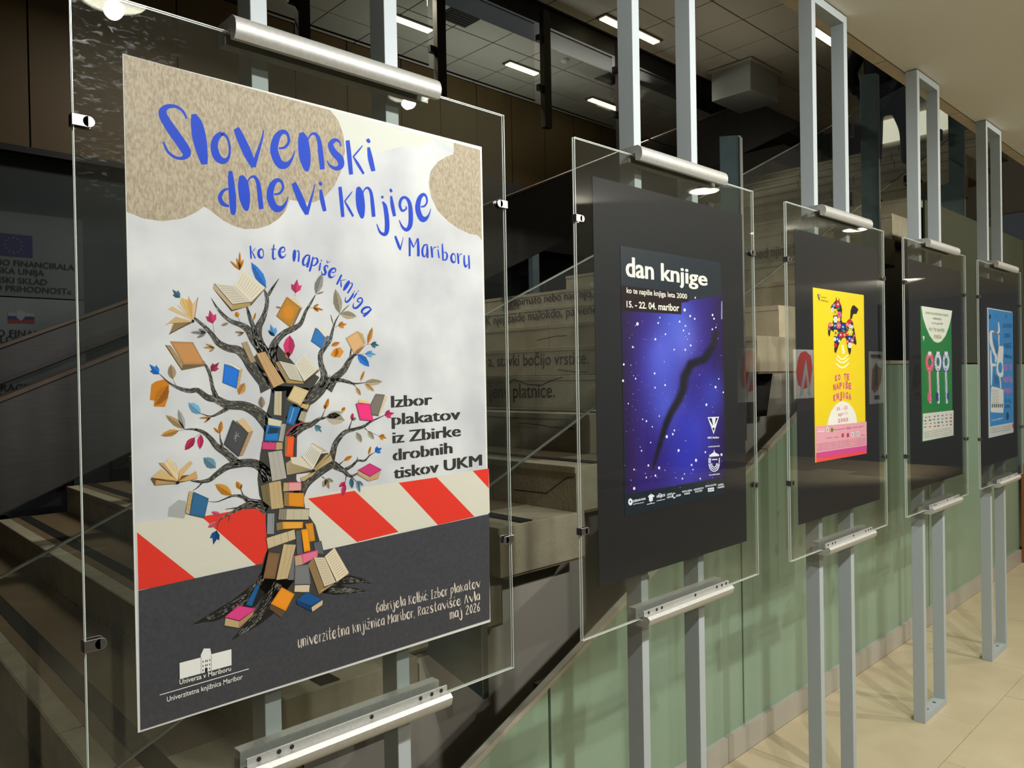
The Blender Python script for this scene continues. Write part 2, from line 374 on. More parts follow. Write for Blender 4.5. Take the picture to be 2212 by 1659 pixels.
steptext(10, 'Papirnato nebo nad njo,', (1103, 661), (1281, 641), .085)
steptext(9, 'K njej zaide malokdo, pa vendar', (1050, 702), (1312, 674), .085)
steptext(7, 'a, stavki bočijo vrstice.', (1055, 792), (1272, 786), .09)
steptext(6, 'jene platnice.', (1058, 860), (1199, 858), .095)
steptext(11, 'med njimi ž', (1624, 561), (1722, 547), .085)
steptext(12, 'Bo', (1786, 503), (1806, 500), .085)
steptext(1, 'v knjigah je tlakovana cesta v ulici zapr', (66, 1262), (294, 1404), .085)
# hairline cracks in the stones (recessed dark lines)
for k, pts in ((6, [(1083, 845), (1110, 819), (1140, 830), (1170, 832), (1190, 822), (1215, 815)]), (5, [(1114, 893), (1122, 930), (1132, 968)]), (5, [(1120, 914), (1160, 917), (1190, 922), (1240, 927)]),
               (7, [(1205, 798), (1240, 803), (1268, 804), (1273, 785)]), (4, [(1110, 1058), (1180, 1066), (1200, 1050), (1225, 1032), (1240, 1031)]), (8, [(1160, 735), (1200, 726), (1225, 725)])):
    X = X1+DX*(k-1)-.008; mb = MB()
    P = [at(*p, 0, X) for p in pts]
    for a, b in zip(P[:-1], P[1:]): mb.add([a+Vector((0, 0, .0025)), b+Vector((0, 0, .0025)), b-Vector((0, 0, .0025)), a-Vector((0, 0, .0025))], [(0, 1, 2, 3)])
    mb.build('crack', M_INK, steps[k])
# steel brackets below the cantilevered blocks
for (x, z) in ((4.05, 1.62),):
    MB().prism([(x, 1.04, z), (x+.24, 1.04, z), (x+.16, 1.04, z-.26), (x, 1.04, z-.26)], (0, .07, 0)).build('bracket', M_BLACKM, st).location = -Vector(st.location)
# far-side dark stringer beams
M_PARA = mat('parapet_steel', (54, 52, 50), .5, 0, (26, .6, (36, 35, 33), (.25, 1, 3)))
for nm, (a, Y, t0, t1, xs, xe), lab in (('b', (0, 4.3, 1.518, .829, -3.5, 12.3), 'deep black steel parapet climbing along the far side of the stone stair'), ('b', (0, 5.58, 1.90, 1.625, -3.5, 3.6), 'slim black handrail beam sloping above the black parapet at far left')):
    sl = .436; rx = .92 if Y < 5 else 1.15
    p = [(xs, Y, t1+(xs-rx)*sl), (xe, Y, t1+(xe-rx)*sl), (xe, Y, t0+(xe-rx)*sl), (xs, Y, t0+(xs-rx)*sl)]
    o = MB().prism(p, (0, .12, 0)).build('stair_parapet', M_PARA, None, .01); tag(o, lab, 'parapet')
    MB().prism([(xs, Y-.006, t0+(xs-rx)*sl+.001), (xe, Y-.006, t0+(xe-rx)*sl+.001), (xe, Y-.006, t0+(xe-rx)*sl+.028), (xs, Y-.006, t0+(xs-rx)*sl+.028)], (0, .13, 0)).build('coping', mat('brown_coping', (84, 66, 46), .5), o)
# ---- posts of the far room behind the parapet, small window lights
for x, lab in ((1.75, 'slim grey blue steel column under the black parapet at far left'), (2.05, 'dark steel column beside the slim grey blue one under the parapet')):
    o = obox('column', (x, x+(.07 if x < 2 else .2), 6.1, 6.2, -.22, 1.2), M_TEAL if x < 2 else M_BLACKM); tag(o, lab, 'column')
pc = at(1165, 590, 1, 5.9)
o = obox('column', (pc.x-.12, pc.x, 5.9, 5.98, 2.2, 3.7), mat('grey_blue_steel', (110, 128, 134), .6)); tag(o, 'grey blue steel column standing above the risers near the words Papirnato nebo', 'column')
# ---- information board with flags on the far wall
ib = empty('information_board', (1.3, WY-.02, 2.4), 'dim grey funding notice with two flags on the far left wall', 'sign')
BY = WY-.03
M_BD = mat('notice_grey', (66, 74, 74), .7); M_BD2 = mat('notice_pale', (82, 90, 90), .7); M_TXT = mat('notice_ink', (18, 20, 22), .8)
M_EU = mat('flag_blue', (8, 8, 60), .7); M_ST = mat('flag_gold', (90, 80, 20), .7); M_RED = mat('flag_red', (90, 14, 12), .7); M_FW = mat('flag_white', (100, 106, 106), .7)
def rel(o, root): o.location = -Vector(root.location); return o
pa, pb, pc_, pd = at(178, 480, 1, BY), at(178, 650, 1, BY), at(178, 850, 1, BY), at(70, 510, 1, BY)
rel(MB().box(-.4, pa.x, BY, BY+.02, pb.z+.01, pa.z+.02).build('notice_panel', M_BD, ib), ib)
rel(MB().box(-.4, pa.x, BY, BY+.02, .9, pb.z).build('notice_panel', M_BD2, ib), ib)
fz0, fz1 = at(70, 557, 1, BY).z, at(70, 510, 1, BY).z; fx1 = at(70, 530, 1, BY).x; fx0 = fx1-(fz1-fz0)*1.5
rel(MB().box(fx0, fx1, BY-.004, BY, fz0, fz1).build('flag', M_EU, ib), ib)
ms = MB(); fc = ((fx0+fx1)/2, (fz0+fz1)/2); R_ = (fz1-fz0)*.33
for i in range(12):
    a = i*math.pi/6; cx, cz = fc[0]+R_*math.sin(a), fc[1]+R_*math.cos(a); rs = R_*.16
    ms.add([(cx+rs*(1 if q % 2 == 0 else .4)*math.sin(q*math.pi/5), BY-.006, cz+rs*(1 if q % 2 == 0 else .4)*math.cos(q*math.pi/5)) for q in range(10)], [tuple(range(10))])
rel(ms.build('star_ring', M_ST, ib), ib)
g0 = at(74, 677, 1, BY); g1 = at(74, 699, 1, BY); gx0 = g0.x-(g0.z-g1.z)*2.2; hz = (g0.z-g1.z)/3
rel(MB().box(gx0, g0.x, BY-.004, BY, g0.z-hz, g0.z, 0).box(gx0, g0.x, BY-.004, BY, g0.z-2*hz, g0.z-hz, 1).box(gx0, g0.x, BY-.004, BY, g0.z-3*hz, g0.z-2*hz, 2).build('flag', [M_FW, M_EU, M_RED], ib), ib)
rel(MB().prism([(gx0+.06, BY-.006, g0.z+.02), (gx0+.12, BY-.006, g0.z+.02), (gx0+.12, BY-.006, g0.z-.04), (gx0+.09, BY-.006, g0.z-.07), (gx0+.06, BY-.006, g0.z-.04)], (0, .002, 0)).build('shield', M_FW, ib), ib)
for s, pr, cap in (('OPERACIJO JE DELNO FINANCIRALA', (161, 584), .052), ('EVROPSKA UNIJA', (96, 596), .052), ('KOHEZIJSKI SKLAD', (102, 616), .052), ('»NALOŽBA V VAŠO PRIHODNOST«', (155, 636), .052),
                   ('OPERACIJO JE DELNO FINANCIRALA', (172, 730), .06), ('REPUBLIKA SLOVENIJA', (108, 742), .06), ('OPERACIJA', (80, 843), .06), ('SVETSKA BANKA', (112, 862), .06)):
    V, Fc, wd = textgeo(s, .012); e = at(*pr, 1, BY-.004); W = wd*cap*1.02
    rel(MB().add([(e.x-W+x*W, BY-.006, e.z+y*cap) for x, y in V], Fc).build('lettering', M_TXT, ib), ib)
# ================================================================== GLASS BALUSTRADES
gb = empty('glass_balustrade', (0, .95, 0), 'glass stair balustrade on dark steel plate posts behind the poster stands', 'balustrade')
def rail_lo(x): return 1.207+(x-1.921)*.4456
for i, xp in enumerate((-.02, 1.69, 3.43, 5.18, 6.95)):
    zt = nose(xp)+1.17; zb = nose(xp)-.36
    p = [(xp, -.20, zb), (xp, -.20, zt-.02), (xp, -.09, zt), (xp, -.09, nose(xp)-.02), (xp, -.03, nose(xp)-.05), (xp, .14, nose(xp)-.10), (xp, .14, nose(xp)-.28)]
    po = MB().prism(p, (.018, 0, 0)).build('post', M_TEAL, gb, .002)
    MB().box(xp-.003, xp+.021, -.206, -.20, zb, zt-.03).build('edge_plate', mat('bright_steel', (175, 178, 172), .3, .8), po)
    for zc in (rail_lo(xp)+.10, rail_lo(xp)+.56):
        c = MB().box(xp-.05, xp+.0, -.05, -.035, zc-.045, zc+.045)
        for sx_, sz_ in ((-.11, .03), (-.11, -.03)):
            c.tube([(xp-.04, -.04, zc), (xp+sx_, -.035, zc+sz_), (xp+sx_, .0, zc+sz_)], .008, 8)
            c.tube([(xp+sx_, -.012, zc+sz_), (xp+sx_, .014, zc+sz_)], .020, 12)
        c.build('clamp', M_CLIP, po)
for a, b in ((-1.9, -.1), (-.1, 1.61), (1.61, 3.35), (3.35, 5.10), (5.10, 6.87), (6.87, 8.7)):
    a += .012; b -= .012; lo = [(a, 0, rail_lo(a)), (b, 0, rail_lo(b)), (b, 0, rail_lo(b)+.655), (a, 0, rail_lo(a)+.655)]
    pn = MB().prism(lo, (0, .010, 0)).build('pane', M_BGLASS, gb)
    e = MB()
    for off in (0, .655):
        e.prism([(a, -.001, rail_lo(a)+off-.003), (b, -.001, rail_lo(b)+off-.003), (b, -.001, rail_lo(b)+off+.003), (a, -.001, rail_lo(a)+off+.003)], (0, .012, 0))
    e.build('polished_edge', mat('glass_edge', (110, 118, 108), .2, spec=.6), pn)
# upper gallery balustrade: plates hanging from the beam
ub = empty('gallery_balustrade', (0, 4.2, 4.2), 'hanging glass gallery balustrade with dark steel uprights below the upper ceiling', 'balustrade')
for xq, yq in ((952, 210), (1181, 285), (0, 0), (0, 1), (0, 2)):
    if xq: p = at(xq, yq, 1, 4.2); x = p.x
    else: x = [3.0, 6.9, 8.25][yq]; p = Vector((x, 4.2, 4.25))
    if yq == 0: x = 2.95
    q = MB().box(x-.05, x+.05, -.03, .03, 4.16-4.2, 5.35-4.2).build('upright', mat('dark_bronze', (58, 52, 38), .45, .5), ub)
    for zc in (.35, .85): MB().box(x-.12, x-.05, -.02, .02, zc-.03, zc+.03).build('clamp', M_BLACKM, q)
for a, b in ((1.6, 2.9), (3.0, 4.2), (4.38, 5.55), (5.75, 6.8), (7.0, 8.1)):
    pn = obox('pane', (a, b, .03, .04, .22, 1.0), M_BGLASS, ub)
    MB().box(a, b, .028, .042, .215, .225).box(a, b, .028, .042, .995, 1.005).build('polished_edge', M_BLACKM, pn)
# ================================================================== POSTER STANDS
FX = [.576+1.052*i for i in range(5)]
GX = [.297, 1.3535, 2.397, 3.445, 4.487]; GW, GZ0, GZ1 = .828, .9907, 2.1815
ST_LAB = ['nearest poster stand at left, clear panes holding the large book tree poster',
          'second poster stand from the left, holding the starry purple blue poster',
          'third poster stand from the left, holding the yellow horse poster',
          'fourth poster stand from the left, holding the green poster with three keys',
          'farthest poster stand at the right edge, holding the light blue poster']
TOPR = [(-.0285, 2.164), (-.0335, 2.169), (-.0362, 2.176), (-.0365, 2.184), (-.0342, 2.193), (-.029, 2.199), (-.022, 2.203), (.030, 2.203), (.030, 2.166), (.0075, 2.166), (.0075, 2.184), (-.015, 2.184), (-.015, 2.166)]
BOTR = [(-.015, 1.013), (-.0185, 1.0125), (-.0185, 1.001), (-.030, 1.001), (-.0365, .994), (-.033, .980), (-.024, .972), (.030, .972), (.030, 1.016), (.0075, 1.016), (.0075, .9895), (-.015, .9895)]
def stand(i):
    t = empty('poster_stand', (FX[i]+.15, .055, 0), ST_LAB[i], 'stand', 'poster stands'); o0 = t.location
    def loc(b): return [(x-o0.x, y-o0.y, z) for x, y, z in b]
    def B(name, b, m, par=t, bev=0):
        x0, x1, y0, y1, z0, z1 = b
        return MB().box(x0-o0.x, x1-o0.x, y0-o0.y, y1-o0.y, z0, z1).build(name, m, par, bev)
    fx = FX[i]
    B('post', (fx, fx+.03, .03, .08, .0, 2.98), M_STEEL, bev=.0012); B('post', (fx+.27, fx+.30, .03, .08, .0, 2.98), M_STEEL, bev=.0012)
    B('top_bar', (fx+.03, fx+.27, .03, .08, 2.95, 2.98), M_STEEL); bb_ = B('base_bar', (fx+.03, fx+.27, .03, .08, 0, .03), M_STEEL)
    for q in (.1, .2):
        MB().tube([(fx+q-o0.x, 0, .029), (fx+q-o0.x, 0, .0315)], .008, 12).build('floor_bolt', M_CLIP, bb_)
    for nm, prof in (('top_rail', TOPR), ('bottom_rail', BOTR)):
        r0, r1 = fx-.055, fx+.355
        m = MB().prism([(r0-o0.x, y-o0.y, z) for y, z in prof], (r1-r0, 0, 0)).build(nm, M_ALU, t, 0, True)
        if nm == 'bottom_rail':
            for q in (.02, .055, .078, .235, .345, .372, .395):
                MB().tube([(r0+q-o0.x, -.0183-o0.y, 1.0065), (r0+q-o0.x, -.0192-o0.y, 1.0065)], .004, 12).build('screw_hole', M_HOLE, m)
    g = GX[i]
    for (ya, yb), mt in (((-.0050, -.0022), M_PANE_D if i == 0 else M_PANE), ((.0012, .0040), M_PANE)):
        p = MB().box(g-o0.x, g+GW-o0.x, ya-o0.y, yb-o0.y, GZ0, GZ1).build('pane', mt, t)
        e = MB(); w_ = .0012
        for b in ((g-w_, g, GZ0, GZ1), (g+GW, g+GW+w_, GZ0, GZ1), (g-w_, g+GW+w_, GZ1, GZ1+w_), (g-w_, g+GW+w_, GZ0-w_, GZ0)):
            e.box(b[0]-o0.x, b[1]-o0.x, ya-o0.y, yb-o0.y, b[2], b[3])
        e.build('polished_edge', M_EDGE, p)
    for sx_, zz in ((0, 1.992), (0, 1.25), (1, 1.99), (1, 1.27)):
        x0 = g-.004 if sx_ == 0 else g+GW+.004; d = 1 if sx_ == 0 else -1
        c = MB(); h = .0085
        def quad(xa, xb, ya, yb): 
            a, b = sorted((xa, xb)); c.box(a-o0.x, b-o0.x, ya-o0.y, yb-o0.y, zz-h, zz+h)
        quad(x0, x0+d*.0015, -.009, .0075); quad(x0, x0+d*.022, -.009, -.0068); quad(x0, x0+d*.022, .0052, .0075)
        c.tube([(x0+d*.022-o0.x, -.009-o0.y, zz), (x0+d*.022-o0.x, -.0068-o0.y, zz)], h, 14)
        c.tube([(x0+d*.022-o0.x, .0052-o0.y, zz), (x0+d*.022-o0.x, .0075-o0.y, zz)], h, 14)
        c.build('clip', M_CLIP, t, .0008)
    return t
for i in range(5): stand(i)
# ================================================================== FLAT PRINT BUILDER
EPS = 6e-6
class Tf:
    def __init__(s, ox=0, oy=0, k=1.0): s.ox, s.oy, s.k = ox, oy, k
    def __call__(s, p): return (s.ox+p[0]/s.k, s.oy+p[1]/s.k)
PX = Tf()
def smooth(P, n=5):
    if len(P) < 3: return [tuple(p) for p in P]
    out = []
    for i in range(len(P)-1):
        p0 = P[max(i-1, 0)]; p1 = P[i]; p2 = P[i+1]; p3 = P[min(i+2, len(P)-1)]
        for q in range(n):
            t = q/n
            out.append(tuple(.5*((2*p1[k])+(-p0[k]+p2[k])*t+(2*p0[k]-5*p1[k]+4*p2[k]-p3[k])*t*t+(-p0[k]+3*p1[k]-3*p2[k]+p3[k])*t**3) for k in range(len(p1))))
    out.append(tuple(P[-1])); return out
class Art:
    """collects flat coloured shapes lying on the poster sheet (plane y = yb, in front of it layer by layer)"""
    def __init__(s, yb, l0=0): s.yb, s.l, s.v, s.f, s.c = yb, l0, [], [], []
    def pt(s, p): q = at(p[0], p[1], 1, s.yb); return (q.x, s.yb-s.l*EPS, q.z)
    def raw(s, vs, fs, col):
        b = len(s.v); s.v += vs
        c = lin(col) if not isinstance(col[0], tuple) else None
        fs = [t for f in fs for t in ([f] if len(f) == 3 else [(f[0], f[1], f[2]), (f[0], f[2], f[3])])]
        for f in fs:
            A = vs[f[0]]; Bq = vs[f[1]]; Cq = vs[f[2]]
            if (Bq[0]-A[0])*(Cq[2]-A[2])-(Bq[2]-A[2])*(Cq[0]-A[0]) < 0: f = tuple(reversed(f))
            s.f.append(tuple(b+i for i in f))
            s.c.append([c]*len(f) if c else [lin(col[i]) for i in f])
    def poly(s, pts, col, T=PX, up=True, sm=0):
        P = [T(p) for p in pts]
        if sm: P = smooth(P+[P[0]], sm)[:-1]
        tri = tessellate_polygon([[Vector((a, b, 0)) for a, b in P]])
        s.raw([s.pt(p) for p in P], [tuple(t) for t in tri], col)
        if up: s.l += 1
    def stroke(s, pts, col, T=PX, n=5, up=True, taper=False):
        """pts (x, y, width) in T units"""
        P = smooth([(*T(p), p[2]/T.k) for p in pts], n); vs = []
        for i, p in enumerate(P):
            a = P[max(i-1, 0)]; b = P[min(i+1, len(P)-1)]; dx, dy = b[0]-a[0], b[1]-a[1]; L = math.hypot(dx, dy) or 1
            h = max(p[2], .1)/2; nx, ny = -dy/L*h, dx/L*h
            vs += [s.pt((p[0]+nx, p[1]+ny)), s.pt((p[0]-nx, p[1]-ny))]
        s.raw(vs, [(2*i, 2*i+1, 2*i+3, 2*i+2) for i in range(len(P)-1)], col)
        if up: s.l += 1
        return P
    def disc(s, c, rx, ry, col, T=PX, n=16, rot=0, up=True):
        cs, sn = math.cos(rot), math.sin(rot)
        s.poly([(c[0]+rx*math.cos(a)*cs-ry*math.sin(a)*sn, c[1]+rx*math.cos(a)*sn+ry*math.sin(a)*cs) for a in [2*math.pi*i/n for i in range(n)]], col, T, up)
    def text(s, t, p0, p1, h, col, T=PX, h1=None, bold=0.0, up=True):
        V, Fc, _ = textgeo(t, bold); a, b = T(p0), T(p1); h0 = h/T.k; h1 = (h1/T.k if h1 else h0)
        vs = []
        for x, y in V:
            hh = h0+(h1-h0)*x
            vs.append(s.pt((a[0]+(b[0]-a[0])*x-y*hh*.02, a[1]+(b[1]-a[1])*x-y*hh)))
        s.raw(vs, Fc, col)
        if up: s.l += 1
    def build(s, name, m, parent):
        me = bpy.data.meshes.new(name); me.from_pydata(s.v, [], s.f); me.materials.append(m)
        at_ = me.color_attributes.new('Col', 'FLOAT_COLOR', 'CORNER')
        flat = []
        for cs in s.c:
            for c in cs: flat += [c[0], c[1], c[2], 1.0]
        at_.data.foreach_set('color', flat); me.update()
        o = link(bpy.data.objects.new(name, me), parent); o.location = -Vector(parent.location)
        return o
M_PRINT = mat('printed_ink', (200, 200, 200), .5, 0, vcol=True, spec=.2)
M_PAPER = mat('crumpled_paper_print', (224, 224, 227), .5, 0, (8, .85, (192, 192, 200)), spec=.35)
M_FUR = mat('kraft_fur_print', (192, 177, 154), .5, 0, (330, .8, (146, 127, 102), (1, 1, .45)), spec=.35)
M_ASPH = mat('asphalt_print', (62, 62, 70), .5, 0, (150, .4, (86, 86, 92)), spec=.35)
M_SHEET = mat('white_sheet', (232, 231, 226), .5, spec=.35)
M_BARK = mat('bark_print', (90, 90, 90), .5, 0, vcol=True, spec=.3)
def sheet(name, x0, x1, z0, z1, y0, y1, m, label, cat, group=None):
    o = MB().box(0, x1-x0, y0, y1, 0, z1-z0).build(name, m); o.location = (x0, 0, z0); return tag(o, label, cat, group)
# black boards between the panes of stands 2-5
BX = [1.4215, 2.4627, 3.5091, 4.525]; BC = [1.603, 1.6015, 1.598, 1.60]
BL = ['black backing board behind the starry purple blue poster', 'black backing board behind the yellow horse poster', 'black backing board behind the green key poster', 'black backing board behind the light blue poster at far right']
for x, z, l in zip(BX, BC, BL): sheet('backing_board', x, x+.7, z-.5, z+.5, 0, .001, M_BOARD, l, 'board', 'black backing boards')
# ================================================================== POSTER 1: THE BOOK TREE
P1 = sheet('poster', .3637, 1.0637, 1.1033, 2.1033, -.0012, 0, M_SHEET, 'large white poster with a tree of books and the blue title Slovenski dnevi knjige', 'poster', 'posters on the stands')
YB = -.0013
# paper field, asphalt, kraft clouds
bg = Art(YB)
bg.poly([(266, 116), (1037, 324), (1057, 1340), (303, 1580)], (215, 215, 215)); bg.build('printed_paper', M_PAPER, P1)
lt = Art(YB, 2)
lt.poly([(713, 238), (1037, 326), (1038, 345), (985, 325), (940, 300), (905, 320), (870, 315), (820, 330), (760, 330), (742, 300)], (222, 222, 214))
lt.poly([(292, 1130), (440, 1110), (700, 1065), (1056, 1012), (1058, 1108), (299, 1275)], (222, 217, 203))
RED = (232, 60, 46)
for p in ([(296, 1150), (425, 1252), (299, 1275)], [(435, 1116), (555, 1095), (672, 1196), (555, 1222)], [(665, 1077), (766, 1060), (861, 1149), (771, 1171)],
          [(861, 1043), (943, 1031), (1025, 1116), (946, 1134)], [(1021, 1017), (1056, 1012), (1056, 1055)]):
    lt.poly(p, RED, up=False)
lt.build('printed_barrier', M_PRINT, P1)
asp = Art(YB, 5); asp.poly([(299, 1276), (1057, 1110), (1058, 1338), (303, 1578)], (60, 60, 66)); asp.build('printed_asphalt', M_ASPH, P1)
c1 = Tf(330, 200, 4.424); c2 = Tf(700, 380, 5.183)
fur = Art(YB, 6)
cl = [(266, 117), (713, 238)] + [c1(p) for p in ((1770, 260), (1820, 400), (1838, 560), (1800, 750), (1730, 900), (1640, 1000), (1540, 1050), (1450, 1050), (1380, 1035), (1305, 1025), (1270, 1130), (1210, 1200))] + \
     [(600, 474), (580, 487), (555, 494), (530, 495), (505, 488), (480, 475), (455, 455), (440, 446), (425, 458), (395, 472), (350, 478), (310, 472), (274, 458)]
fur.poly(cl, (190, 172, 146))
fur.poly([(980, 308), (1037, 324), (1041, 519), (1032, 508), (1015, 505), (990, 494), (968, 478), (945, 455), (931, 425), (926, 395), (930, 370), (945, 350), (965, 338), (980, 333)], (190, 172, 146))
fur.build('printed_cloud', M_FUR, P1)
# ---- brush lettering
GL = {
 'S': [[(.72, 1.22, .05), (.62, 1.45, .07), (.42, 1.6, .10), (.18, 1.58, .16), (.08, 1.38, .22), (.28, .95, .26), (.58, .45, .27), (.72, .15, .24), (.62, .0, .12), (.42, .02, .08), (.22, .2, .07), (.1, .5, .05)]],
 'l': [[(.08, 1.6, .10), (.14, 1.3, .24), (.2, .8, .28), (.27, .25, .2), (.3, 0, .12)]],
 'o': [[(.42, 1, .16), (.2, .82, .24), (.12, .5, .28), (.25, .15, .28), (.5, .03, .2), (.68, .2, .1), (.7, .55, .08), (.6, .85, .09), (.42, 1, .13)]],
 'v': [[(.02, 1, .16), (.12, .8, .22), (.35, .35, .24), (.52, .02, .14)], [(.5, .02, .14), (.62, .35, .10), (.74, .7, .06), (.8, .95, .03)]],
 'e': [[(.28, .52, .05), (.5, .55, .08), (.64, .72, .1), (.58, .93, .1), (.4, .98, .14), (.2, .8, .24), (.12, .45, .28), (.3, .1, .26), (.55, .05, .18), (.75, .22, .08), (.85, .45, .03)]],
 'n': [[(.06, 1, .12), (.12, .8, .3), (.17, .4, .34), (.22, .1, .2), (.25, 0, .06)], [(.22, .72, .04), (.32, .92, .05), (.46, .97, .08), (.58, .8, .12), (.64, .4, .15), (.68, .05, .14)]],
 's': [[(.58, .78, .04), (.52, .95, .08), (.35, 1, .14), (.2, .84, .2), (.32, .58, .24), (.55, .35, .26), (.58, .12, .22), (.4, .02, .14), (.18, .12, .08), (.06, .3, .03)]],
 'k': [[(.06, 1.15, .16), (.12, .7, .18), (.2, .02, .16)], [(.66, .98, .03), (.5, .82, .06), (.28, .6, .06)], [(.28, .62, .05), (.48, .35, .11), (.7, .04, .09)]],
 'i': [[(.06, .9, .09), (.12, .5, .17), (.22, .04, .14)], [(.02, 1.2, .10), (.06, 1.12, .12), (.09, 1.06, .08)]],
 'd': [[(.55, 1.6, .14), (.58, 1.2, .24), (.64, .5, .28), (.66, 0, .22), (.62, -.12, .14)], [(.5, .9, .05), (.28, .82, .12), (.14, .55, .16), (.26, .3, .16), (.5, .2, .08)]],
 'j': [[(.3, .95, .06), (.42, .75, .17), (.5, .2, .2), (.5, -.3, .2), (.4, -.48, .16), (.2, -.38, .10), (.05, -.02, .03)], [(.28, 1.2, .10), (.32, 1.1, .11)]],
 'g': [[(.5, .5, .07), (.3, .4, .10), (.18, .65, .12), (.26, .92, .13), (.45, .97, .12), (.62, .75, .16), (.68, .3, .2), (.66, -.2, .2), (.5, -.42, .16), (.3, -.3, .1), (.15, 0, .03)], [(.45, .6, .05), (.5, .5, .06)]],
 'M': [[(.1, 1.3, .12), (.12, .7, .16), (.12, 0, .15)], [(.12, 1.28, .08), (.28, .9, .12), (.42, .62, .10)], [(.42, .6, .04), (.6, .95, .07), (.74, 1.25, .10)], [(.76, 1.25, .14), (.8, .6, .2), (.8, 0, .2)]],
 'a': [[(.55, .97, .08), (.3, .9, .14), (.13, .55, .2), (.2, .2, .18), (.42, .15, .08), (.58, .5, .05)], [(.6, 1, .12), (.64, .5, .22), (.64, .02, .2)]],
 'r': [[(.1, 1, .12), (.16, .5, .18), (.2, 0, .15)], [(.2, .6, .04), (.36, .9, .07), (.52, .88, .08)]],
 'b': [[(.1, 1.6, .12), (.14, .8, .18), (.18, .03, .15)], [(.2, .72, .05), (.45, .8, .10), (.62, .5, .18), (.5, .12, .16), (.2, .06, .08)]],
 'u': [[(.1, 1, .13), (.1, .45, .2), (.24, .06, .18), (.5, .25, .06)], [(.6, 1, .14), (.64, .4, .18), (.66, -.12, .16)]],
 't': [[(.26, 1.5, .10), (.24, .8, .16), (.3, .2, .18), (.45, .04, .12), (.6, .2, .04)], [(.02, 1.0, .07), (.52, 1.06, .08)]],
 'p': [[(.1, 1, .12), (.14, .2, .18), (.16, -.5, .16)], [(.16, .8, .07), (.42, .97, .12), (.6, .65, .17), (.42, .2, .12), (.2, .2, .05)]],
 'm': [[(.06, 1, .12), (.1, .5, .16), (.12, 0, .14)], [(.14, .7, .04), (.3, .95, .08), (.4, .6, .14), (.42, 0, .13)], [(.44, .7, .04), (.6, .95, .08), (.7, .6, .14), (.72, 0, .13)]],
 'z': [[(.08, .95, .12), (.55, .95, .10)], [(.52, .92, .10), (.1, .06, .12)], [(.1, .05, .10), (.6, .06, .12)]],
 'c': [[(.55, .8, .06), (.38, .97, .12), (.15, .6, .22), (.3, .08, .18), (.58, .25, .06)]],
 'G': [[(.62, 1.1, .06), (.42, 1.35, .12), (.15, .7, .2), (.35, .05, .16), (.62, .3, .12), (.6, .62, .10), (.4, .6, .08)]],
 'K': [[(.1, 1.35, .14), (.14, .02, .16)], [(.62, 1.3, .06), (.2, .7, .08)], [(.22, .72, .07), (.66, .03, .13)]],
 'I': [[(.2, 1.3, .16), (.22, .02, .16)], [(.04, 1.32, .10), (.42, 1.34, .10)], [(.04, .02, .10), (.46, .05, .10)]],
 'R': [[(.1, 1.35, .14), (.14, .02, .16)], [(.12, 1.3, .08), (.5, 1.2, .14), (.45, .8, .12), (.16, .65, .08)], [(.25, .66, .07), (.6, .03, .14)]],
 'A': [[(.02, .02, .14), (.3, 1.35, .12)], [(.3, 1.35, .12), (.66, .03, .18)]],
 'U': [[(.1, 1.1, .15), (.1, .4, .2), (.26, .05, .18), (.5, .3, .06)], [(.6, 1.1, .14), (.64, .02, .18)]],
 '2': [[(.08, 1, .07), (.3, 1.28, .12), (.5, 1.0, .14), (.1, .08, .12)], [(.08, .05, .1), (.6, .07, .12)]],
 '0': [[(.3, 1.3, .12), (.1, .7, .16), (.28, .04, .14), (.5, .7, .12), (.3, 1.3, .10)]],
 '6': [[(.45, 1.3, .10), (.12, .6, .16), (.28, .04, .14), (.5, .35, .12), (.3, .65, .08), (.14, .4, .06)]],
 ',': [[(.12, .12, .12), (.04, -.2, .05)]], ':': [[(.1, .75, .12), (.12, .62, .12)], [(.1, .15, .12), (.12, .02, .12)]],
}
HACEK = [[(.12, 1.5, .05), (.3, 1.3, .09), (.5, 1.55, .05)]]; ACUTE = [[(.22, 1.25, .07), (.4, 1.55, .05)]]
GL['š'] = GL['s']+HACEK; GL['ž'] = GL['z']+HACEK; GL['ć'] = GL['c']+ACUTE
def gbox(g):
    P = [p for st_ in g for p in smooth(st_, 4)]
    return min(p[0]-p[2]*.42 for p in P), max(p[0]+p[2]*.42 for p in P), min(p[1]-p[2]*.1 for p in P), max(p[1]+p[2]*.1 for p in P)
def glyph(art, ch, fn, sc, col):
    """fn maps glyph units to photo px, sc converts a pen width"""
    for st_ in GL[ch]:
        P = smooth(st_, 6); vs = []
        for i, p in enumerate(P):
            a = P[max(i-1, 0)]; b = P[min(i+1, len(P)-1)]; dx, dy = b[0]-a[0], b[1]-a[1]; L = math.hypot(dx, dy) or 1
            h = p[2]/2; nx, ny = -dy/L*h, dx/L*h
            vs += [art.pt(fn(p[0]+nx, p[1]+ny)), art.pt(fn(p[0]-nx, p[1]-ny))]
        fs = [(2*i, 2*i+1, 2*i+3, 2*i+2) for i in range(len(P)-1)]
        art.raw(vs, fs, col); art.l += 1
def boxed(art, ch, xl, xr, yb, yt, col, T=PX, rot=0):
    a, b, c, d = gbox(GL[ch]); xl, yb = T((xl, yb)); xr, yt = T((xr, yt)); cx, cy = (xl+xr)/2, (yb+yt)/2
    cs, sn = math.cos(math.radians(rot)), math.sin(math.radians(rot))
    def fn(x, y):
        px = xl+(x-a)/(b-a)*(xr-xl)-cx; py = yb+(y-c)/(d-c)*(yt-yb)-cy
        return (cx+px*cs-py*sn, cy+px*sn+py*cs)
    glyph(art, ch, fn, 1, col)
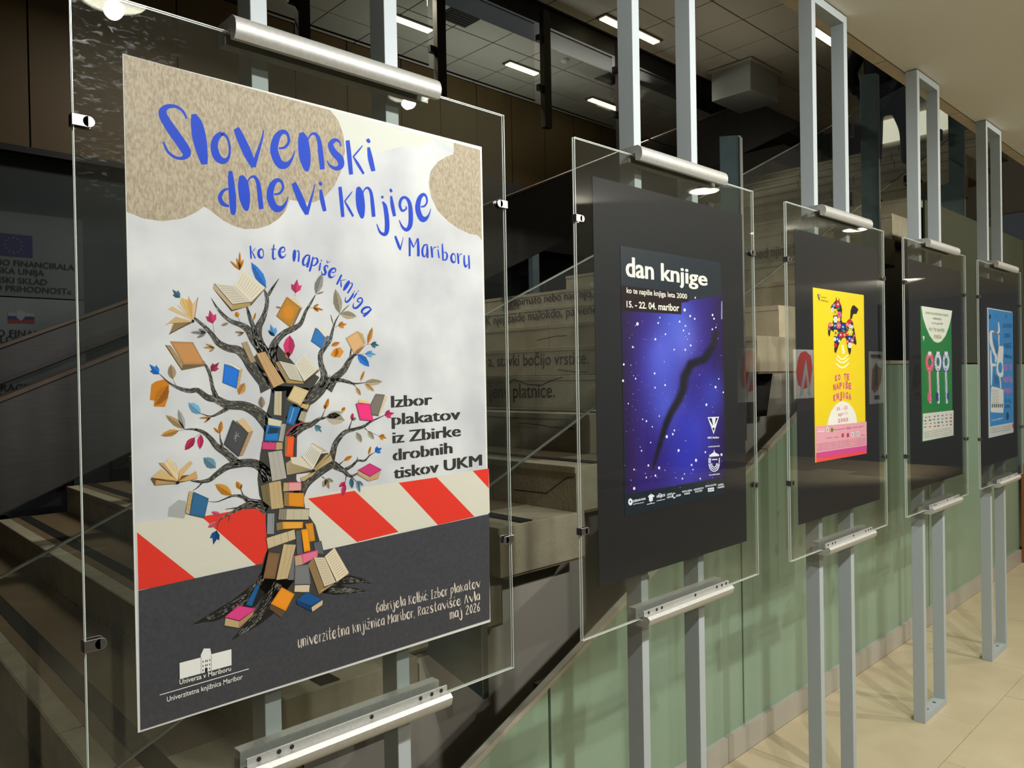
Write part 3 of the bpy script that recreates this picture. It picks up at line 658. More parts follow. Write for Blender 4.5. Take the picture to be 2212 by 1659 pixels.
def lineup(art, s, p0, p1, h0, h1, col, T=PX):
    adv = []; x = 0
    for ch in s:
        if ch == ' ': adv.append(None); x += .5; continue
        a, b, c, d = gbox(GL[ch]); adv.append((x-a, ch)); x += (b-a)+.09
    W = x; a, b = T(p0), T(p1)
    for q in adv:
        if not q: continue
        def fn(gx, gy, q=q):
            t = (gx+q[0])/W; hh = (h0+(h1-h0)*t)/T.k
            return (a[0]+(b[0]-a[0])*t, a[1]+(b[1]-a[1])*t-gy*hh)
        glyph(art, q[1], fn, 1, col)
BLUE = (16, 70, 206)
ti = Art(YB, 10)
for q in (('S', 60, 360, 632, 125), ('l', 370, 520, 690, 203), ('o', 557, 745, 660, 382), ('v', 775, 1065, 715, 335), ('e', 1128, 1360, 702, 370), ('n', 1395, 1640, 755, 378), ('s', 1660, 1826, 730, 450), ('k', 1845, 2025, 788, 452), ('i', 2038, 2125, 755, 440),
          ('d', 625, 793, 1168, 745), ('n', 822, 1055, 1132, 790), ('e', 1092, 1297, 1118, 832), ('v', 1328, 1550, 1167, 858), ('i', 1583, 1658, 1137, 852)):
    boxed(ti, *q, BLUE, c1)
for q in (('k', 162, 335, 465, 118), ('n', 360, 572, 478, 120), ('j', 585, 728, 658, 222), ('i', 730, 803, 455, 143), ('g', 835, 992, 607, 237), ('e', 1025, 1197, 492, 205),
          ('v', 787, 888, 830, 670), ('M', 948, 1068, 903, 688), ('a', 1090, 1168, 922, 762), ('r', 1192, 1258, 917, 785), ('i', 1268, 1294, 922, 785), ('b', 1318, 1387, 948, 757), ('o', 1413, 1475, 970, 866), ('r', 1488, 1547, 987, 862), ('u', 1560, 1632, 1043, 885)):
    boxed(ti, *q, BLUE, c2)
for ch, cx, cy, w_, h_, r in (('k', 546, 545, 14, 29, 2), ('o', 563, 547, 14, 20, 4), ('t', 591, 544, 14, 32, 6), ('e', 610, 545, 18, 23, 8), ('n', 640, 553, 16, 26, 10), ('a', 661, 563, 16, 28, 14), ('p', 678, 572, 15, 33, 16),
                              ('i', 692, 573, 6, 24, 20), ('š', 704, 578, 12, 33, 24), ('e', 718, 589, 17, 22, 28), ('k', 737, 607, 17, 24, 34), ('n', 752, 620, 17, 25, 38), ('j', 756, 640, 12, 30, 42), ('i', 769, 636, 5, 20, 42), ('g', 773, 655, 15, 27, 46), ('a', 790, 671, 17, 24, 50)):
    boxed(ti, ch, cx-w_/2, cx+w_/2, cy+h_/2, cy-h_/2, BLUE, PX, r)
ti.build('printed_title', M_PRINT, P1)
ft = Art(YB, 10); F8 = Tf(500, 1200, 3.615); CRM = (226, 212, 200)
lineup(ft, 'Gabrijela Kolbić: Izbor plakatov', (1130, 447), (1945, 247), 54, 52, CRM, F8)
lineup(ft, 'univerzitetna knjižnica Maribor, Razstavišće Avla', (518, 722), (1942, 345), 66, 50, CRM, F8)
lineup(ft, 'maj 2026', (1702, 498), (1942, 432), 56, 54, CRM, F8)
F7 = Tf(0, 1200, 3.615); WH = (232, 232, 228)
ft.poly([(1400, 838), (1566, 795), (1566, 775), (1590, 725), (1640, 725), (1648, 770), (1805, 730), (1806, 855), (1402, 965)], WH, F7)
for a in (1580, 1600, 1612, 1632):
    for q in (0, 1, 2): ft.poly([(a, 822-q*0+q*33-(a-1580)*.25), (a+7, 820+q*33-(a-1580)*.25), (a+7, 836+q*33-(a-1580)*.25), (a, 838+q*33-(a-1580)*.25)], (50, 50, 55), F7, up=False)
ft.poly([(1598, 915), (1598, 880), (1608, 872), (1618, 876), (1618, 910)], (50, 50, 55), F7, up=False)
ft.stroke([(1568, 795, 3), (1568, 920, 3)], (60, 60, 64), F7, up=False); ft.stroke([(1648, 775, 3), (1648, 900, 3)], (60, 60, 64), F7, up=False)
ft.text('Univerza v Mariboru', (1400, 1007), (1802, 898), 40, WH, F7, 38, .012)
ft.stroke([(1246, 1088, 6), (1940, 884, 6)], WH, F7)
ft.text('Univerzitetna knjižnica Maribor', (1302, 1142), (1893, 962), 42, WH, F7, 40, .008)
ft.build('printed_footer', M_PRINT, P1)
# ---- stencil caption
sc_ = Art(YB, 10); S8 = Tf(820, 830, 5.72); INK = (56, 54, 54); PAP = (212, 212, 212)
for t, a, b, h, h1 in (('Izbor', (150, 290), (645, 252), 155, 145), ('plakatov', (157, 506), (992, 432), 150, 142), ('iz Zbirke', (166, 731), (996, 640), 152, 145), ('drobnih', (170, 948), (893, 851), 152, 146), ('tiskov UKM', (180, 1170), (1258, 1001), 150, 142)):
    for dx in (-10, -5, 0, 5, 10): sc_.text(t, (a[0]+dx, a[1]), (b[0]+dx, b[1]), h, INK, S8, h1, .0)
for t, a, b, h, h1 in (('Izbor', (150, 290), (645, 252), 155, 145), ('plakatov', (157, 506), (992, 432), 150, 142), ('iz Zbirke', (166, 731), (996, 640), 152, 145), ('drobnih', (170, 948), (893, 851), 152, 146), ('tiskov UKM', (180, 1170), (1258, 1001), 150, 142)):
    # stencil bridges: thin slits at the bowls
    W = textgeo(t, .022)[2]; tot = W; x = 0
    for n, ch in enumerate(t):
        g = textgeo(t[:n+1]+'.', .022)[2]
        if ch in 'bdopc':
            w0 = textgeo(t[:n+1], .022)[2]; wc = textgeo(ch, .022)[2]
            fx_ = {'o': .5, 'b': .45, 'p': .45, 'd': .55, 'c': .6}[ch]; t_ = (w0-wc*(1-fx_))/tot
            bx = a[0]+(b[0]-a[0])*t_; by = a[1]+(b[1]-a[1])*t_
            sc_.stroke([(bx-3, by-h*.88, 6.5), (bx, by+h*.06, 6.5)], PAP, S8, up=False)
sc_.build('printed_caption', M_PRINT, P1)
# ---- the tree
A_, B_, C_, D_, E_ = Tf(300, 540, 5.53), Tf(550, 540, 5.53), Tf(300, 800, 5.53), Tf(540, 800, 5.53), Tf(400, 1050, 4.74)
tree = Art(YB, 20); rt = random.Random(3)
BARK = (66, 64, 60); BR = []
def branch(T, *pts):
    BR.append(tree.stroke(pts, BARK, T, 6, up=False))
branch(A_, (660, 810, 28), (800, 930, 46), (880, 1020, 60), (950, 1110, 76), (1060, 1170, 88), (1180, 1195, 100), (1270, 1270, 120), (1350, 1390, 140), (1430, 1490, 150), (1510, 1570, 190), (1560, 1659, 240))
branch(A_, (865, 575, 5), (920, 670, 24), (1000, 770, 40), (1100, 850, 50), (1230, 900, 68), (1310, 960, 90), (1370, 1060, 110), (1440, 1150, 130), (1520, 1260, 150), (1600, 1400, 150), (1660, 1600, 200))
branch(A_, (1290, 680, 24), (1330, 820, 48), (1370, 930, 56), (1400, 1060, 80))
branch(A_, (1500, 480, 22), (1530, 580, 48), (1520, 700, 50), (1480, 820, 70), (1430, 920, 88), (1420, 1050, 110), (1470, 1180, 124), (1540, 1290, 130))
branch(A_, (1672, 342, 6), (1600, 450, 30), (1540, 545, 42))
branch(A_, (2110, 535, 9), (2050, 640, 28), (1990, 740, 36), (1930, 880, 52), (1830, 945, 72), (1740, 990, 72), (1650, 1075, 84), (1605, 1170, 104), (1590, 1290, 120), (1640, 1400, 130), (1700, 1560, 180))
branch(C_, (245, 40, 7), (350, 140, 20), (470, 210, 40), (600, 245, 54), (700, 240, 62), (820, 325, 76), (920, 345, 90), (1060, 410, 104), (1250, 425, 112), (1400, 495, 134), (1510, 600, 160), (1600, 700, 200))
branch(C_, (925, 330, 66), (880, 200, 46), (860, 100, 42), (830, 0, 38), (760, -110, 28))
branch(C_, (1060, 450, 60), (960, 510, 36), (860, 550, 20), (740, 515, 6))
branch(C_, (545, 705, 10), (660, 705, 26), (760, 735, 46), (850, 810, 60), (930, 910, 76), (1030, 980, 88), (1120, 1060, 92), (1200, 1120, 80))
branch(C_, (620, 1320, 12), (740, 1330, 38), (840, 1310, 52), (930, 1240, 62), (1050, 1155, 78), (1190, 1115, 96), (1310, 1105, 98), (1410, 1125, 110), (1500, 1200, 130), (1560, 1310, 170))
branch(C_, (760, 1335, 26), (700, 1400, 14), (645, 1435, 5)); branch(C_, (1000, 930, 34), (975, 830, 20), (966, 750, 6))
branch(E_, (840, 240, 120), (740, 190, 90), (640, 200, 72), (560, 225, 46), (470, 275, 26), (390, 320, 17), (340, 370, 10), (325, 455, 5))
branch(E_, (780, 180, 80), (660, 155, 60), (600, 115, 44), (540, 100, 30), (470, 105, 20), (330, 160, 9), (228, 155, 4)); branch(E_, (610, 130, 24), (578, 55, 10), (560, 0, 6)); branch(E_, (560, 220, 18), (410, 237, 5)); branch(E_, (455, 290, 14), (440, 370, 5))
branch(B_, (840, 1640, 130), (830, 1490, 84), (790, 1350, 62), (790, 1240, 62), (845, 1155, 56), (900, 1080, 44), (930, 960, 30), (962, 860, 20), (1015, 765, 7))
branch(B_, (860, 1660, 150), (960, 1530, 92), (1060, 1440, 76), (1120, 1340, 62), (1165, 1275, 45), (1225, 1240, 20)); branch(B_, (1140, 1290, 28), (1152, 1180, 14))
branch(D_, (520, 620, 220), (640, 380, 180), (730, 310, 170), (820, 235, 150), (880, 150, 130), (910, 70, 110))
branch(D_, (920, 135, 70), (1060, 118, 48), (1150, 132, 42), (1240, 160, 22), (1380, 146, 7)); branch(D_, (1225, 160, 14), (1270, 200, 5))
branch(D_, (500, 760, 120), (620, 680, 96), (740, 640, 62), (820, 585, 42), (905, 562, 10)); branch(D_, (855, 570, 15), (898, 465, 5))
branch(D_, (560, 1500, 180), (640, 1380, 120), (710, 1300, 116), (800, 1235, 104), (900, 1165, 104), (980, 1125, 100), (1050, 1160, 80), (1120, 1200, 58), (1165, 1245, 45), (1225, 1262, 26), (1290, 1222, 8))
branch(D_, (960, 1110, 90), (990, 985, 76), (1020, 880, 66), (1080, 790, 60), (1150, 730, 50), (1250, 705, 40), (1360, 668, 36), (1450, 610, 24), (1605, 538, 7))
branch(D_, (1130, 1190, 45), (1220, 1140, 35), (1285, 1080, 26), (1370, 1078, 24), (1425, 1020, 16), (1492, 978, 5)); branch(D_, (1275, 1090, 20), (1286, 1035, 4)); branch(D_, (1175, 715, 24), (1216, 600, 7)); branch(D_, (1060, 1130, 20), (1120, 1080, 6)); branch(D_, (860, 1270, 14), (900, 1300, 5)); branch(D_, (1150, 1260, 14), (1135, 1350, 4)); branch(D_, (1210, 1270, 14), (1300, 1360, 4)); branch(D_, (1370, 690, 14), (1400, 720, 5))
tree.poly([(587, 832), (667, 838), (660, 880), (642, 925), (640, 1035), (655, 1070), (660, 1103), (681, 1134), (695, 1185), (705, 1215), (720, 1260), (690, 1300), (640, 1290), (600, 1300), (560, 1270), (560, 1240), (572, 1200), (578, 1185), (574, 1134), (573, 1100), (560, 1070), (556, 1035), (562, 980), (568, 950), (573, 900), (582, 870)], BARK, up=False)
BR.append([(612, 850, 60), (605, 950, 60), (600, 1050, 80), (620, 1150, 90), (630, 1250, 90)])
for T, P in ((E_, [(845, 640), (780, 880), (720, 990), (620, 1060), (480, 1170), (330, 1260), (200, 1340), (70, 1420), (190, 1395), (300, 1385), (440, 1330), (560, 1290), (720, 1230), (900, 1000)]),
             (E_, [(850, 950), (800, 1130), (740, 1260), (640, 1380), (540, 1500), (468, 1582), (620, 1500), (760, 1420), (900, 1310), (1000, 1120), (1120, 960)]),
             (E_, [(1480, 990), (1600, 930), (1690, 912), (1800, 940), (1912, 1001), (1800, 990), (1680, 1005), (1560, 1010)]),
             (E_, [(1400, 1090), (1480, 1040), (1580, 1000), (1640, 1030), (1740, 1045), (1864, 1073), (1700, 1100), (1540, 1115), (1440, 1100)])):
    tree.poly(P, (26, 25, 25), T, up=False)
for P in ([(800, 930, 60), (640, 1120, 110), (430, 1260, 80), (200, 1370, 40)], [(960, 1000, 120), (850, 1200, 130), (700, 1380, 90), (540, 1540, 30)], [(1520, 980, 30), (1680, 960, 60), (1860, 990, 15)], [(1480, 1070, 60), (1640, 1070, 60), (1800, 1075, 16)]):
    BR.append(smooth([(*E_(p), p[2]/4.74) for p in P], 6))
tree.poly([(548, 770), (600, 745), (640, 790), (668, 800), (690, 815), (668, 850), (640, 862), (590, 850), (560, 800)], BARK, up=False)
tree.l += 1
# bark hatching along each limb
for P in BR:
    for q in range(int(len(P)*(3.2 if P not in BR[-4:] else 9))):
        i = rt.randrange(0, max(1, len(P)-2)); p = P[i]; r_ = P[min(i+2, len(P)-1)]
        if p[2] < 4: continue
        dx, dy = r_[0]-p[0], r_[1]-p[1]; L = math.hypot(dx, dy) or 1; nx, ny = -dy/L, dx/L
        o = rt.uniform(-.42, .42)*p[2]; ln = rt.uniform(4, 11); k = rt.uniform(.5, 1.5)
        c = rt.choice([(150, 148, 144), (128, 126, 120), (184, 182, 178), (150, 148, 144), (34, 33, 32), (26, 25, 24), (140, 122, 92)])
        a = (p[0]+nx*o, p[1]+ny*o)
        tree.stroke([(a[0], a[1], .3), (a[0]+dx/L*ln/2+nx*rt.uniform(-.6, .6), a[1]+dy/L*ln/2, k), (a[0]+dx/L*ln, a[1]+dy/L*ln, .3)], c, PX, 2, up=False)
    tree.l += .02
tree.build('printed_tree', M_BARK, P1)
# ---- leaves
lf = Art(YB, 26)
ORG, PNK, BLL, LBL, TAN, GRY, TEA = (214, 138, 36), (214, 52, 110), (38, 122, 216), (120, 182, 224), (176, 152, 118), (150, 146, 142), (62, 110, 134)
def shade(c, k): return tuple(max(0, min(255, v*k)) for v in c)
def leaf(T, base, tip, w_, col, two=True):
    (bx, by), (tx, ty) = T(base), T(tip); dx, dy = tx-bx, ty-by; L = math.hypot(dx, dy); nx, ny = -dy/L, dx/L; w_ = w_/T.k
    def q(t, o): return (bx+dx*t+nx*o, by+dy*t+ny*o)
    lf.poly([q(0, 0), q(.2, w_*.34), q(.45, w_*.5), q(.75, w_*.34), q(1, 0), q(.5, 0)], col, up=False)
    lf.poly([q(0, 0), q(.5, 0), q(1, 0), q(.75, -w_*.34), q(.45, -w_*.5), q(.2, -w_*.34)], shade(col, .82), up=False)
    b0, b1 = q(0, 0), q(.96, 0); s0 = lf.l; lf.l += 1
    lf.stroke([(b0[0], b0[1], .9), (b1[0], b1[1], .3)], shade(col, .5), PX, 1, up=False)
    for t in (.3, .5, .7):
        for sg in (-1, 1):
            a, b = q(t, 0), q(t+.16, sg*w_*.34); lf.stroke([(a[0], a[1], .5), (b[0], b[1], .25)], shade(col, .62), PX, 1, up=False)
    lf.l = s0
def tulip(T, base, tip, w_, col):
    (bx, by), (tx, ty) = T(base), T(tip); dx, dy = tx-bx, ty-by; L = math.hypot(dx, dy); nx, ny = -dy/L, dx/L; w_ = w_/T.k
    def q(t, o): return (bx+dx*t+nx*o*w_, by+dy*t+ny*o*w_)
    lf.poly([q(0, 0), q(.25, .42), q(.62, .5), q(.55, .25), q(1, 0), q(.5, .0)], col, up=False)
    lf.poly([q(0, 0), q(.5, 0), q(1, 0), q(.55, -.25), q(.62, -.5), q(.25, -.42)], shade(col, .8), up=False)
    lf.l += 1
    for e in (.0, .34, -.34):
        a, b = q(0, 0), q(.62 if e else .95, e); lf.stroke([(a[0], a[1], .8), (b[0], b[1], .3)], shade(col, .55), PX, 1, up=False)
    lf.l -= 1
def sprig(T, base, tips, w_, col):
    for t in tips: leaf(T, base, t, w_, col)
def stem_(T, a, b, w_=5, col=(84, 74, 68)): lf.stroke([(*a, w_), (*b, w_*.6)], col, T, 1, up=False)
tulip(A_, (490, 572), (398, 470), 90, TEA); sprig(A_, (1205, 240), [(1085, 125), (1165, 90), (1205, 15), (1250, 110)], 34, ORG)
leaf(A_, (1520, 450), (1340, 145), 110, BLL); tulip(A_, (1870, 515), (1890, 348), 130, PNK); stem_(A_, (1862, 550), (1870, 515))
leaf(A_, (2112, 525), (2190, 280), 100, GRY); leaf(A_, (2120, 528), (2212, 500), 24, TAN)
tulip(A_, (882, 880), (845, 715), 130, PNK); stem_(A_, (900, 990), (884, 880)); sprig(A_, (805, 985), [(612, 985), (690, 1052), (710, 940)], 46, GRY)
leaf(A_, (1185, 805), (1160, 735), 60, ORG); stem_(A_, (1205, 850), (1185, 805)); leaf(A_, (1070, 870), (980, 905), 40, TAN); leaf(A_, (1370, 840), (1398, 745), 30, ORG)
sprig(A_, (1255, 985), [(1140, 980), (1175, 1030)], 34, TAN); sprig(A_, (905, 1165), [(762, 1165), (790, 1120), (835, 1220)], 34, (206, 168, 110))
tulip(A_, (1620, 1030), (1570, 885), 110, (90, 160, 220)); leaf(A_, (1622, 1030), (1545, 970), 40, BLL)
leaf(A_, (1802, 1020), (1785, 1290), 140, PNK); leaf(A_, (1775, 1215), (1780, 1298), 60, ORG)
sprig(A_, (2080, 690), [(2150, 645), (2150, 740), (2208, 720)], 32, ORG); stem_(A_, (2040, 695), (2080, 690)); leaf(A_, (1700, 690), (1630, 680), 30, TAN)
tulip(A_, (860, 1450), (960, 1340), 100, (170, 50, 80)); tulip(A_, (240, 1485), (122, 1362), 110, BLL); leaf(A_, (405, 1545), (383, 1365), 105, TAN); stem_(A_, (440, 1610), (405, 1545))
lf.poly([(360, 1600), (300, 1545), (200, 1570), (150, 1605), (130, 1790), (185, 1800), (175, 1870), (310, 1875), (350, 1760)], (206, 130, 32), A_); leaf(A_, (350, 1620), (190, 1860), 150, (190, 116, 26))
leaf(B_, (1015, 760), (965, 465), 108, (160, 152, 130)); leaf(B_, (1020, 762), (1220, 795), 100, (176, 164, 138)); leaf(B_, (1020, 762), (1140, 645), 18, TAN)
tulip(B_, (995, 905), (1105, 885), 84, ORG); stem_(B_, (960, 925), (995, 905)); leaf(B_, (940, 890), (905, 765), 18, TAN); leaf(B_, (915, 1145), (1018, 1105), 56, ORG)
lf.poly([(905, 1250), (945, 1185), (1020, 1160), (1065, 1215), (1020, 1285), (940, 1280)], (222, 146, 44), B_); leaf(B_, (985, 1170), (960, 1282), 60, (200, 118, 30))
leaf(B_, (1350, 1125), (1408, 920), 60, (206, 140, 60)); tulip(B_, (1385, 1125), (1490, 1140), 80, TEA); stem_(B_, (1330, 1130), (1385, 1125)); leaf(B_, (1230, 1245), (1370, 1395), 100, BLL); tulip(B_, (1320, 1240), (1455, 1250), 84, (110, 176, 232)); stem_(B_, (1240, 1248), (1320, 1240))
leaf(B_, (1310, 1585), (1530, 1575), 84, (186, 168, 140)); leaf(B_, (1265, 1565), (1312, 1440), 34, ORG)
leaf(C_, (740, 520), (590, 385), 115, (126, 184, 222)); leaf(C_, (545, 700), (318, 533), 90, (184, 156, 112)); leaf(C_, (545, 700), (470, 465), 80, (178, 174, 176)); leaf(C_, (480, 720), (258, 780), 84, (206, 150, 76)); stem_(C_, (545, 708), (480, 722))
leaf(C_, (668, 800), (548, 955), 96, (190, 48, 92)); leaf(C_, (740, 765), (728, 945), 80, PNK); stem_(C_, (735, 755), (668, 800)); sprig(C_, (860, 560), [(715, 572), (775, 630), (800, 600)], 28, (206, 150, 76))
leaf(C_, (968, 755), (985, 600), 60, ORG); leaf(C_, (965, 755), (890, 680), 34, ORG); leaf(C_, (1470, 455), (1462, 305), 84, (150, 136, 118)); leaf(C_, (1190, 290), (1265, 150), 100, (206, 146, 76))
leaf(C_, (920, 1165), (770, 1043), 130, (110, 152, 172)); leaf(C_, (1110, 1490), (910, 1358), 120, (218, 150, 50)); leaf(C_, (1215, 1425), (1165, 1325), 70, (214, 138, 40)); leaf(C_, (1218, 1425), (1232, 1355), 24, TAN)
leaf(D_, (900, 465), (940, 330), 50, ORG); leaf(D_, (900, 465), (885, 410), 34, ORG); leaf(D_, (1095, 490), (1138, 440), 46, ORG); leaf(D_, (905, 560), (1135, 600), 150, (190, 178, 158)); leaf(D_, (900, 560), (1120, 500), 90, (200, 190, 172))
tulip(D_, (775, 655), (860, 742), 80, (90, 140, 160)); leaf(D_, (1265, 200), (1322, 302), 50, (200, 160, 100)); leaf(D_, (1370, 160), (1485, 252), 54, (206, 166, 106)); leaf(D_, (1215, 600), (1228, 508), 46, PNK); leaf(D_, (1215, 600), (1272, 568), 40, GRY)
tulip(D_, (1605, 535), (1725, 510), 104, PNK); leaf(D_, (1270, 740), (1332, 862), 70, (170, 160, 140)); leaf(D_, (1405, 722), (1480, 828), 66, (180, 170, 146)); tulip(D_, (1540, 785), (1636, 812), 76, ORG); stem_(D_, (1400, 722), (1540, 785))
leaf(D_, (1120, 1080), (1222, 1022), 52, ORG); leaf(D_, (1415, 1010), (1444, 902), 34, ORG); tulip(D_, (1492, 975), (1578, 925), 92, BLL)
sprig(D_, (900, 1300), [(870, 1400), (945, 1420), (1000, 1330)], 56, (176, 156, 128)); leaf(D_, (1138, 1330), (1060, 1395), 48, PNK); leaf(D_, (1135, 1350), (1100, 1510), 62, PNK); leaf(D_, (1208, 1280), (1218, 1412), 60, TEA); leaf(D_, (1285, 1320), (1355, 1380), 44, (120, 150, 166)); leaf(D_, (1275, 1320), (1312, 1462), 50, (110, 150, 170))
tulip(E_, (322, 455), (286, 602), 100, (26, 84, 152)); leaf(E_, (325, 370), (230, 424), 54, (224, 110, 130)); leaf(E_, (370, 300), (266, 264), 50, (222, 92, 130))
lf.poly([(355, 1640), (475, 1545), (560, 1565), (570, 1680), (540, 1770), (345, 1745)], (176, 176, 174), C_)
lf.build('printed_leaves', M_PRINT, P1)
# ---- books
bk = Art(YB, 32); PAGE = (214, 196, 160); PG2 = (226, 220, 204)
def closed(T, cover, pages, col, pc=(196, 170, 124), lines=5, spine=None):
    if pages:
        bk.poly(pages, pc, T)
        a, b, c, d = pages[:4]
        for q in range(1, lines):
            t = q/lines; P = (a[0]+(d[0]-a[0])*t, a[1]+(d[1]-a[1])*t, 2.5); Q = (b[0]+(c[0]-b[0])*t, b[1]+(c[1]-b[1])*t, 2.5); bk.stroke([P, Q], shade(pc, .72), T, 1, up=False)
    if spine: bk.poly(spine, shade(col, .6), T)
    bk.poly(cover, col, T)
    cx = sum(p[0] for p in cover)/len(cover); cy = sum(p[1] for p in cover)/len(cover)
    bk.poly([(cx+(p[0]-cx)*.82, cy+(p[1]-cy)*.82) for p in cover], shade(col, 1.07), T)
    bk.stroke([(*p, 3) for p in cover+[cover[0]]], shade(col, .5), T, 1, up=False); bk.l += 1
def openbook(T, left, right, col=PG2, rows=9, edge=(60, 48, 40)):
    bk.stroke([(*p, 7) for p in (left[0], left[3], left[2])], edge, T, 1, up=False)
    bk.poly(left, shade(col, .94), T); bk.poly(right, col, T)
    for P in (left, right):
        a, b, c, d = P[:4]
        for q in range(1, rows):
            t = q/rows
            A = (a[0]+(d[0]-a[0])*t, a[1]+(d[1]-a[1])*t); Bq = (b[0]+(c[0]-b[0])*t, b[1]+(c[1]-b[1])*t)
            bk.stroke([(A[0]+(Bq[0]-A[0])*.14, A[1]+(Bq[1]-A[1])*.14, 3), (A[0]+(Bq[0]-A[0])*.5, A[1]+(Bq[1]-A[1])*.5-3, 3), (A[0]+(Bq[0]-A[0])*.86, A[1]+(Bq[1]-A[1])*.86, 3)], (130, 122, 112), T, 2, up=False)
    bk.l += 1
def pagestack(T, P, col, n=8):
    """book seen from its page edge: P = 4 corners, lines run along a->d"""
    bk.poly(P, col, T); a, b, c, d = P
    for q in range(n+1):
        t = q/n; k = .55 if q % 3 == 0 else .78
        bk.stroke([(a[0]+(b[0]-a[0])*t, a[1]+(b[1]-a[1])*t, 4 if k < .6 else 3), (d[0]+(c[0]-d[0])*t, d[1]+(c[1]-d[1])*t, 3)], shade(col, k), T, 1, up=False)
    bk.l += 1
# crown books
bk.poly([(880, 455), (1105, 735), (1340, 665), (1520, 450), (1500, 440), (1330, 620), (1110, 690)], (70, 58, 50), A_)
bk.poly([(890, 405), (1115, 655), (1115, 715), (885, 455)], (190, 168, 130), A_); bk.poly([(1115, 650), (1330, 620), (1335, 668), (1108, 718)], (176, 150, 96), A_)
bk.poly([(1340, 645), (1515, 450), (1470, 448), (1400, 500), (1345, 600)], (150, 128, 90), A_)
openbook(A_, [(900, 400), (1135, 430), (1330, 625), (1115, 650)], [(1145, 430), (1235, 225), (1510, 450), (1335, 625)], (224, 214, 196))
for P, c in (([(620, 830), (345, 705), (400, 672), (600, 790)], (216, 186, 140)), ([(625, 835), (490, 640), (505, 570), (590, 600), (640, 800)], (222, 184, 118)), ([(630, 830), (585, 660), (590, 550), (640, 640), (650, 810)], (206, 164, 96)), ([(640, 830), (640, 650), (705, 565), (665, 800)], (216, 190, 150)),
             ([(630, 850), (440, 795), (305, 905), (370, 880), (620, 860)], (206, 176, 124)), ([(635, 860), (420, 870), (360, 1010), (370, 1000), (640, 870)], (150, 124, 80))): bk.poly(P, c, A_)
bk.stroke([(705, 565, 7), (665, 810, 7)], (130, 60, 60), A_, 1); bk.stroke([(362, 1006, 8), (630, 862, 8)], (50, 40, 38), A_, 1); bk.disc((645, 850), 18, 20, (30, 28, 28), A_)
for q in range(5): bk.stroke([(380+q*4, 985-q*26, 3), (610, 872-q*2, 2)], (90, 74, 52), A_, 1, up=False)
for P in ([(470, 665, 3), (590, 790, 2)], [(520, 600, 3), (610, 800, 2)], [(560, 590, 3), (622, 790, 2)]): bk.stroke(P, (140, 104, 60), A_, 1, up=False)
closed(A_, [(375, 1093), (645, 1103), (788, 1362), (535, 1368)], [(320, 1135), (380, 1140), (535, 1370), (515, 1435)], (190, 136, 84), (170, 144, 104)); bk.poly([(520, 1372), (788, 1366), (780, 1385), (515, 1437)], (120, 96, 62), A_)
bk.stroke([(318, 1135, 8), (515, 1435, 8)], (60, 44, 36), A_, 1)
closed(A_, [(1022, 1362), (1200, 1420), (1165, 1655), (997, 1585)], [(1100, 1340), (1238, 1422), (1195, 1650), (1170, 1655)], (34, 112, 206)); bk.poly([(1062, 1360), (1100, 1345), (1225, 1420), (1195, 1435)], (226, 216, 196), A_)
closed(A_, [(1765, 560), (1930, 685), (1805, 925), (1640, 790)], [(1790, 570), (1850, 552), (1955, 680), (1925, 700)], (176, 124, 44), (222, 206, 180)); bk.poly([(1955, 680), (1925, 700), (1812, 928), (1850, 900)], (128, 98, 60), A_); bk.disc((1785, 745), 62, 80, (214, 136, 32), A_)
closed(A_, [(2108, 930), (2212+60, 1035), (2195, 1190), (2055, 1090)], None, (48, 112, 176))
bk.poly([(745, 930), (785, 915), (875, 1020), (840, 1040)], (226, 218, 200), B_); bk.poly([(875, 1020), (843, 1040), (800, 1190), (825, 1160)], (140, 120, 90), B_)
closed(B_, [(1088, 1055), (1228, 968), (1310, 1120), (1190, 1245)], [(1230, 970), (1290, 1000), (1330, 1115), (1312, 1120)], (206, 164, 116)); bk.poly([(1190, 1245), (1210, 1200), (1330, 1130), (1245, 1235)], (150, 112, 72), B_)
# open book in the crotch
bk.poly([(235, 1350), (390, 1590), (600, 1600), (775, 1440), (740, 1440), (590, 1570), (400, 1570)], (64, 54, 48), B_); bk.poly([(245, 1345), (285, 1330), (420, 1545), (385, 1590)], (160, 136, 100), B_); bk.poly([(410, 1550), (585, 1580), (580, 1598), (385, 1592)], (170, 140, 86), B_); bk.poly([(590, 1570), (775, 1430), (740, 1420), (640, 1480)], (150, 126, 80), B_)
openbook(B_, [(285, 1325), (480, 1370), (580, 1575), (415, 1545)], [(480, 1370), (590, 1235), (755, 1425), (590, 1570)], (222, 214, 198))
# leaning books at the fork
pagestack(A_, [(1395, 1240), (1500, 1215), (1735, 1585), (1600, 1650)], (206, 168, 120), 7); bk.stroke([(1400, 1245, 10), (1605, 1645, 10)], (120, 74, 50), A_, 1)
pagestack(A_, [(1225, 1110), (1290, 1090), (1395, 1330), (1335, 1350)], (176, 156, 122), 4)
